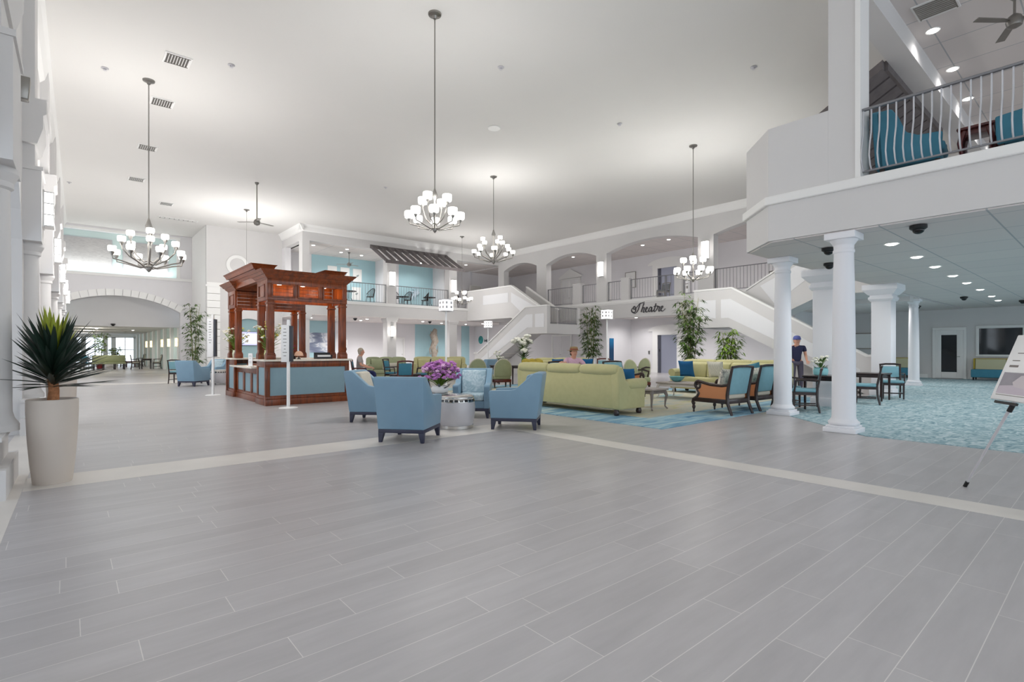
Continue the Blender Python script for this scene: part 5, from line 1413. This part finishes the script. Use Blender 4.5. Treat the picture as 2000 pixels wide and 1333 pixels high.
small_table('side_table','dark side table carrying the small white orchid',(12.6,15.6,0),.2,.5,.5,.72,DARKW,DARKW,'lounge tables','side table')
small_table('coffee_table','dark low table among the teal chairs',(8.6,15.6,0),.3,.9,.6,.5,DARKW,DARKW,'lounge tables','coffee table')

club_chair('blue club armchair standing alone in the aisle before the corridor arch',(3.5,21.9,0),face(.75,.66),'blue club armchairs farther back',(BEIGE,BEIGE))
club_chair('blue club armchair tucked behind the lone one near the tall arch bamboo',(4.5,23.6,0),face(-.7,-.7),'blue club armchairs farther back',(VINYLP,VINYLP))
drum_table('silver drum table beside the lone blue armchair near the arch',(4.4,22.2,0),.31,.56)
dining_chair('pale teal side chair behind the lone blue armchair',(3.3,24.0,0),face(.5,.8),BG,AQUA,DARKW,False,.9)

# lantern floor lamps
for lab,x,y in (('white lantern floor lamp rising behind the purple orchids',7.4,11.3),('white lantern floor lamp in front of the word Theatre\'s balcony, beside the bamboo',13.25,10.85),('white lantern floor lamp beside the left staircase',14.3,18.45)):
    lantern_post(lab,(x,y,0))

# bamboos
bamboo('tall bamboo between the lantern lamp and the recess, behind the woman',(16.9,14.7,0),3.2,7,.3,seed=3,per=36)
bamboo('tallest bamboo behind the facing chartreuse sofa, by the lift',(16.05,9.55,0),3.25,8,.34,seed=4,per=38)
bamboo('shorter bright green bamboo behind the facing chartreuse sofa',(16.3,8.35,0),1.95,7,.4,leafm=LEAFG,seed=5,per=24)
bamboo('slim bamboo beside the quoined pilaster near the corridor arch',(4.55,28.3,0),3.55,6,.3,seed=6,per=36,low=.1)

# ------------------------------------------------------------------ wall pieces
def framed(label,loc,rz,w,h,pm,group,fr=None,f=.03,name='framed_print',cat='picture'):
    """hangs on a wall whose face looks along local -Y"""
    t = thing(name,label,cat,loc,rz,group)
    MB().box(-w/2,w/2,-.025,0,-h/2,h/2).build('print',pm,t)
    if f:
        MB().box(-w/2-f,w/2+f,-.035,0,h/2,h/2+f).box(-w/2-f,w/2+f,-.035,0,-h/2-f,-h/2).box(-w/2-f,-w/2,-.035,0,-h/2,h/2).box(w/2,w/2+f,-.035,0,-h/2,h/2).build('frame',fr or PICW,t)
    return t
def sketch(t,rz_w,rz_h):
    rnd = random.Random(hash(t.name)%99)
    m = MB()
    m.ball((0,-.026,-.03),(.07,.004,.05),10,6).ball((.06,-.026,.02),(.05,.004,.03),10,6)
    return m.build('sketch',mat('pencil_grey',(150,160,160),.8),t)
for lab,x,z in (('white framed shell print, first of three on the upper teal wall',12.0,5.9),('white framed shell print, second of three on the upper teal wall',12.78,5.88),('white framed shell print, third of three on the upper teal wall',13.56,5.86),('white framed print hung low on the upper teal wall',13.5,4.75)):
    sketch(framed(lab,(x,30.57,z),0,.5,.72,PICW,'framed prints on the upper teal wall'),.5,.7)
t = thing('coral_artwork','pale coral wall sculpture on the teal wall behind the awning','wall art',(17.6,30.57,5.0))
m = MB(); rnd = random.Random(9)
for k in range(26):
    a = rnd.uniform(0,2*PI); r = rnd.uniform(.1,.6)
    m.tube([(0,-.03,0),(r*.5*math.cos(a),-.05,r*.5*math.sin(a)),(r*math.cos(a+.4),-.04,r*math.sin(a+.4))],[.04,.03,.015],6)
m.build('branches',mat('coral_pale',(206,222,232),.7),t)
SEA = ramp_mat('seascape_print',[(.0,(120,128,150)),(.35,(150,160,178)),(.5,(226,228,232)),(.62,(168,178,196)),(1,(232,234,236))],'wave',.8,.6,5,(.3,1,2.2),9)
framed('wide grey and white seascape canvas in the teal niche behind the kiosk',(11.6,31.97,1.75),0,1.85,1.2,SEA,'wall paintings',None,0)
framed('narrow deep blue gradient canvas in the theatre recess',(23.95,19.28,1.3),0,.36,1.35,ramp_mat('blue_gradient',[(0,(10,60,96)),(.45,(20,110,160)),(.9,(190,206,214))],'gradz',1,.5,2,(1,1,.75),coord='Object'),'wall paintings',None,0)
framed('pale square print on the theatre balcony wall, left of the wide arch',(25.78,19.3,5.5),PI/2*-1,.7,.9,PICW,'wall paintings',NICKEL,.03)
framed('pale framed print on the balcony wall at the far corner by the stair',(22.4,30.36,5.3),0,1.0,1.2,mat('faded_print',(208,206,200),.7),'wall paintings',TRIM,.04)
t = thing('wall_television','wall screen showing a white slide with blue bars, in the teal arched niche','television',(7.15,30.18,1.9))
MB().box(-.62,.62,-.04,0,-.37,.37).build('casing',BLACK,t,bevel=.006)
MB().box(-.6,.6,-.045,-.04,-.35,.35).build('screen',glow('screen_white',(222,228,255),1.1),t)
MB().box(-.6,.6,-.048,-.045,.25,.35).box(-.6,.6,-.048,-.045,-.35,-.25).build('blue_bars',glow('screen_blue',(36,60,190),.9),t)
m = MB()
for z,w in ((.12,.5),(.02,.7),(-.08,.4)): m.box(-w/2,w/2,-.048,-.045,z,z+.03)
m.build('slide_lines',glow('screen_grey',(120,130,190),.6),t)
t = thing('driftwood_sculpture','tall twisted driftwood sculpture before the lower teal wall','sculpture',(19.5,31.3,0))
MB().box(-.3,.3,-.25,.25,0,.75).build('plinth',WHITE,t,bevel=.01)
m = MB()
m.tube([(0,0,.75),(.05,0,1.1),(-.08,0,1.5),(.1,0,1.9),(-.05,0,2.35),(.12,0,2.75)],[.16,.22,.2,.24,.26,.12],12)
m.tube([(-.1,0,1.2),(-.3,0,1.0),(-.36,0,1.35),(-.25,0,1.6)],[.05,.04,.035,.02],8).tube([(.1,0,1.3),(.3,0,1.15),(.3,0,1.6)],[.05,.04,.02],8).tube([(-.1,0,2.3),(-.28,0,2.6)],[.06,.02],8)
m.build('driftwood',ramp_mat('driftwood',[(.3,(136,124,112)),(.7,(190,180,168))],'noise',3,.85,5,(2,2,1),2,.5),t)
t = thing('wall_plate','round teal ceramic plate on the wall by the foot of the left stair','wall plate',(23.47,31.2,2.05),PI/2)
MB().lathe([(.08,0),(.3,.03),(.42,.05),(.43,.06),(.3,.045),(.05,.02)],32).build('plate',mat('teal_glaze',(66,150,150),.25,var=.3,scale=3),t,ang=70)
for o in children(t): o.rotation_euler = (PI/2,0,0)
t = thing('wall_fish','small dark ceramic fish beside the round teal plate','wall ornament',(23.46,30.35,1.98),PI/2)
MB().ball((0,.03,0),(.2,.03,.1),12,8).prism([(.16,0),(.32,.1),(.32,-.1)],'y',.01,.05).build('fish',mat('grey_glaze',(96,104,108),.4),t)
t = thing('payphone','white wall phone with a black handset beside the first lower pier','phone',(13.35,31.95,1.35))
MB().box(-.14,.14,-.12,0,.25,.6).build('hood',WHITE,t,bevel=.02); MB().box(-.1,.1,-.08,0,-.25,.25).build('body',WHITE,t,bevel=.01); MB().tube([(.0,-.1,.2),(.05,-.12,0),(0,-.1,-.2)],.03,8).build('handset',BLACK,t)

# doors
def panel_door(name,loc,rz,w,h,m,glass=None,double=False):
    """door in a casing; wall face looks along local -Y"""
    t = MB(Matrix.Translation(loc) @ Matrix.Rotation(rz,4,'Z'))
    t.box(-w/2-.1,-w/2,-.05,0,0,h).box(w/2,w/2+.1,-.05,0,0,h).box(-w/2-.1,w/2+.1,-.05,0,h,h+.1)
    o = struct(name,t,TRIM,bevel=.008)
    M = Matrix.Translation(loc) @ Matrix.Rotation(rz,4,'Z')
    n = 2 if double else 1
    for k in range(n):
        x0 = -w/2+w*k/n; x1 = x0+w/n
        d = MB(M).box(x0+.005,x1-.005,-.02,0,.01,h)
        for (za,zb) in ((.15,.9),(1.05,h-.15)):
            d.box(x0+.12,x1-.12,-.028,-.02,za,zb)
        d.build('door_leaf',m,o,bevel=.006)
        MB(M).tube([(x1-.08,-.02,1.0),(x1-.08,-.07,1.0)],.022,8).build('door_knob',CHROME,o)
    return o
panel_door('door_2',(17.0,31.97,0),0,.9,2.05,WHITE)
panel_door('door_3',(23.47,22.8,0),-PI/2,1.5,2.15,WALLW,None,True)
panel_door('door_4',(23.47,20.4,0),-PI/2,.85,2.05,WHITE)
panel_door('door_5',(25.77,24.2,3.8),-PI/2,1.6,2.2,WHITE,None,True)
panel_door('door_9',(25.77,21.4,3.8),-PI/2,.8,2.1,WHITE)
m = MB().prism([(-1.05,0),(1.05,0),(1.05,.1),(0,.62),(-1.05,.1)],'y',-.07,0)
m.M = Matrix.Identity(4)
m2 = MB(Matrix.Translation((25.77,24.2,6.12)) @ Matrix.Rotation(-PI/2,4,'Z')); m2.add(m.v,m.f)
struct('trim_pediment', m2, TRIM, smooth=False)
def lift(name,y,z0,h):
    m = MB().box(25.68,25.82,y-.95,y-.62,z0,z0+h).box(25.68,25.82,y+.62,y+.95,z0,z0+h).box(25.68,25.82,y-.95,y+.95,z0+h,z0+h+.22)
    # arched crown over the surround
    poly = [(-1.3,h+.22)]+[(-1.3*math.cos(PI*k/16),h+.22+.36*math.sin(PI*k/16)) for k in range(1,16)]+[(1.3,h+.22)]
    m.prism([(y+p[0],z0+min(p[1],2.9 if z0 < 1 else 3.0)) for p in poly],'x',25.72,25.8)
    o = struct(name,m,TRIM,smooth=False)
    MB().box(25.76,25.79,y-.62,y+.42,z0,z0+h).build('lift_door',ELEV,o,smooth=False)
    MB().box(25.75,25.80,y+.42,y+.62,z0,z0+h).build('door_jamb',mat('dark_steel',(96,98,110),.4,.5),o,smooth=False)
    MB().box(25.745,25.76,y+.5,y+.55,z0+1.2,z0+1.35).build('call_panel',BLACK,o)
lift('door_6',16.75,0,2.15)
lift('door_7',16.75,3.8,2.15)
def lift_sign(label,loc,h):
    t = thing('lift_sign',label,'sign',loc,PI/2*-1,'white lift signs')
    MB().box(-.22,.22,-.02,0,0,h).build('panel',WHITE,t)
    m = MB().ball((0,-.022,h*.78),(.04,.004,.05),10,6).box(-.04,.04,-.025,-.02,h*.55,h*.7).box(-.14,.14,-.025,-.02,h*.4,h*.43).box(-.12,-.03,-.025,-.02,h*.2,h*.32).box(.03,.12,-.025,-.02,h*.2,h*.32)
    m.build('symbols',NICKEL,t)
lift_sign('white sign panel with symbols beside the upper lift door',(25.68,15.55,4.4),1.2)
lift_sign('white sign panel beside the lower lift door',(25.68,15.55,1.0),1.2)
t = thing('call_button_plate','small dark lift call plate left of the lower lift doors','switch plate',(25.79,18.0,1.15),-PI/2)
MB().box(-.05,.05,-.02,0,-.1,.1).build('plate',NICKEL,t); MB().lathe([(.015,0),(.015,.01)],10,(0,-.03,.03)).build('button',BLACK,t)

# lettering: Theatre, drawn stroke by stroke with a slanted pen
def spline(pts,n=8):
    out = []; P = [Vector((a,b,0)) for a,b in pts]; P = [P[0]]+P+[P[-1]]
    for i in range(1,len(P)-2):
        for k in range(n):
            t = k/n; p0,p1,p2,p3 = P[i-1],P[i],P[i+1],P[i+2]
            out.append(.5*((2*p1)+(-p0+p2)*t+(2*p0-5*p1+4*p2-p3)*t*t+(-p0+3*p1-3*p2+p3)*t**3))
    out.append(P[-2]); return out
STR = [
 # T: flourish, top stroke, stem
 [(-.02,.32),(-.10,.16),(.02,.02),(.18,.06),(.22,.26),(.12,.42),(.04,.34),(.14,.22),(.36,.40),(.52,.56),(.70,.60),(.92,.66)],
 [(.58,.60),(.50,.40),(.40,.16),(.26,.0),(.12,-.02),(.06,.06)],
 # h
 [(.86,.58),(.76,.34),(.64,.02)], [(.66,.08),(.76,.26),(.86,.30),(.86,.2),(.80,.05),(.86,.0),(.96,.08)],
 # e
 [(.96,.12),(1.08,.2),(1.1,.29),(1.02,.29),(.97,.15),(1.02,.02),(1.12,.02),(1.2,.1)],
 # a
 [(1.42,.25),(1.34,.3),(1.24,.2),(1.22,.06),(1.3,.02),(1.4,.14),(1.45,.28)], [(1.45,.28),(1.41,.1),(1.45,.0),(1.56,.1)],
 # t
 [(1.74,.5),(1.66,.26),(1.6,.06),(1.66,.0),(1.78,.1)], [(1.58,.31),(1.82,.34)],
 # r
 [(1.78,.1),(1.88,.28),(1.86,.33),(1.92,.27),(2.0,.28),(1.94,.08),(1.98,.0),(2.08,.1)],
 # e
 [(2.08,.12),(2.2,.2),(2.22,.29),(2.14,.29),(2.09,.15),(2.14,.02),(2.26,.02),(2.4,.14)]]
t = thing('theatre_sign','grey script letters spelling Theatre on the balcony fascia','sign',(21.69,16.1,3.16),-PI/2)
m = MB()
pen = Vector((math.cos(R(35)),math.sin(R(35)),0))
for s_ in STR:
    c = spline(s_)
    vs = []; fs = []
    for i,p in enumerate(c):
        d = (c[min(i+1,len(c)-1)]-c[max(i-1,0)]); d.normalize()
        w = .012+.026*abs(d.x*pen.y-d.y*pen.x)
        nrm = Vector((-d.y,d.x,0))
        a = p+nrm*w; b = p-nrm*w
        k = .78
        for q in (a,b): vs += [(q.x*k,-.03,q.y*k),(q.x*k,.0,q.y*k)]
    for i in range(len(c)-1):
        a = i*4; b = a+4
        fs += [(a,a+2,b+2,b),(a+1,b+1,b+3,a+3),(a,b,b+1,a+1),(a+2,a+3,b+3,b+2)]
    fs += [(0,1,3,2),(len(vs)-4,len(vs)-2,len(vs)-1,len(vs)-3)]
    m.add(vs,fs)
m.build('lettering',mat('charcoal_letters',(74,72,76),.5),t,smooth=False)

# ------------------------------------------------------------------ balcony furniture
IG = 'black iron chairs on the back balcony'
for lab,x,y,rz in (('black iron chair beside the kiosk roof on the balcony',11.0,28.2,-.6),('black iron chair against the lit balcony pier',13.1,27.8,1.9),('black iron chair at the near end of the awning bay',14.6,27.6,-1.4),('black iron barrel chair in the middle of the awning bay',15.7,28.2,.2),('black iron chair right of the post in the awning bay',16.6,27.7,1.2),('black iron chair beyond the awning, near the far chandelier',19.0,28.0,1.6)):
    iron_chair(lab,(x,y,3.86),rz,IG,.95)
for lab,x,y in (('round black iron table between the first balcony chairs',12.0,28.1),('round black iron table in the awning bay',15.8,28.95),('round black iron table near the far pier',17.3,28.3)):
    t = thing('iron_table',lab,'table',(x,y,3.86),0,'black iron balcony tables')
    MB().lathe([(.38,.7),(.4,.71),(.4,.73),(.05,.735)],24).build('table_top',IRON,t)
    for a in (0,120,240): MB().tube([(.1*math.cos(R(a)),.1*math.sin(R(a)),.71),(.08*math.cos(R(a)),.08*math.sin(R(a)),.35),(.3*math.cos(R(a)),.3*math.sin(R(a)),0)],.016,6).build('leg',IRON,t)
bamboo('small leafy plant on the balcony beside the corner post',(9.75,27.9,3.86),1.35,5,.35,'balcony plants',WHITE,LEAFB,8,14)
for lab,y in (('grey chairs on the theatre balcony, left one above the word Theatre',14.95),('grey chair on the theatre balcony by the mezzanine arch',9.7)):
    dining_chair(lab.replace('chairs','chair').replace(', left one',' seat'),(22.6,y,3.8),PI/2,'theatre balcony chairs',mat('balcony_grey',(120,124,128),.7),NICKEL,False,.85)
wing_chair('teal wing chair on the mezzanine next to the grey pillar',(9.86,2.12,3.86),face(.1,-1),'teal wing chairs on the mezzanine')
wing_chair('teal wing chair on the mezzanine at the picture\'s edge, past the red table',(9.85,.74,3.86),face(.1,1),'teal wing chairs on the mezzanine')
small_table('side_table','small red side table between the mezzanine wing chairs',(9.95,1.38,3.86),0,.42,.42,.62,MAHOG,MAHOG,'mezzanine tables','side table',True)

# ------------------------------------------------------------------ corridor past the arch
for i,y in enumerate((36,39,42,48,51)):
    wall_sconce('warm lit sconce on the corridor pilaster, %s'%['first past the arch','second past the arch','third past the arch','fifth past the arch','deepest'][i],(4.95,y,1.75),PI/2,'warm corridor sconces',.2,.5,WARMG,2)
for i,y in enumerate((36,39,45,51)):
    wall_sconce('warm lit sconce on the corridor\'s window side, %s'%['first','second','third','deepest'][i],(-2.65,y,1.75),-PI/2,'warm corridor sconces',.2,.5,WARMG,2)
for y in (37.5,43,49,56): lamp('corridor_fill_points','POINT',(1.2,y,2.5),110,.3,(1,.94,.84))  # bare point lamps added along mid corridor to light it, no fitting here
t = thing('ring_bench','sage padded ring bench with dark legs around the corridor tree','bench',(2.15,44.0,0))
MB().box(-.9,.9,-.55,.55,.36,.46).build('seat',GREENB,t,bevel=.03)
MB().box(-.88,.88,-.06,.08,.46,.95).build('backrest',GREENB,t,bevel=.04)
for x in (-.8,-.3,.3,.8):
    for y in (-.48,.48): MB().box(x-.04,x+.04,y-.04,y+.04,0,.37).build('leg',DARKW,t)
bamboo('leafy tree in a red pot behind the ring bench in the corridor',(1.75,45.3,0),2.55,6,.5,'corridor plants',mat('red_pot',(120,30,36),.4),LEAFG,9,20,.4)
bamboo('topiary plant far down the corridor by the bright window',(2.9,52,0),1.7,6,.35,'corridor plants',WHITE,LEAFG,10,14,.5)
for i,(x,y,rz) in enumerate(((3.1,48.8,-.9),(4.3,49.2,1.2),(4.75,43.6,1.6),(3.55,43.3,-1.6))):
    dining_chair('dark armchair in the corridor, %s'%['left of the low red table','right of the low red table','right of the dark table','left of the dark table'][i],(x,y,0),rz,'dark corridor chairs',BEIGE,DARKW,True,.95)
small_table('side_table','low red wooden table in the corridor between two armchairs',(3.7,49.0,0),0,.6,.6,.45,MAHOG,MAHOG,'corridor tables','side table')
small_table('dining_table','dark table in the corridor near the arch',(4.15,43.5,0),0,.6,.6,.7,DARKW,DARKW,'corridor tables')
dining_chair('beige armchair at the corridor\'s left, near the planters',(.1,40.5,0),-1.2,'dark corridor chairs',BEIGE,DARKW,True,.95)
dining_chair('blue-seated chair left of the ring bench',(1.0,44.6,0),-.4,'dark corridor chairs',TEALFD,DARKW,True,.95)
small_box('white_planter','low white planter box by the far bright window','planter',(2.6,50,0),0,(.7,.7,.55),WHITE,[('soil',MB().box(-.3,.3,-.3,.3,.55,.56),SOIL)])
# ------------------------------------------------------------------ daylight, camera, view
w = bpy.data.worlds.new('daylight'); scene.world = w; w.use_nodes = True
bgn = w.node_tree.nodes['Background']
bgn.inputs['Color'].default_value = (.80,.90,1.0,1); bgn.inputs['Strength'].default_value = 3.2
cam = bpy.data.cameras.new('camera'); co = bpy.data.objects.new('camera',cam); COL.objects.link(co)
cam.sensor_width = 36; cam.lens = 36*1022/2000; cam.shift_y = 17.5/2000; cam.clip_end = 300
co.location = (0,0,1.3); co.rotation_euler = (PI/2,0,-R(40.4))
scene.camera = co
scene.view_settings.view_transform = 'Standard'; scene.view_settings.look = 'None'
scene.view_settings.gamma = 1; scene.view_settings.use_curve_mapping = False
scene.view_settings.exposure = -0.42
scene.cycles.use_denoising = True
scene.cycles.max_bounces = 7; scene.cycles.diffuse_bounces = 5; scene.cycles.glossy_bounces = 3
scene.cycles.sample_clamp_indirect = 6

scene.cycles.use_adaptive_sampling = True; scene.cycles.adaptive_threshold = .02
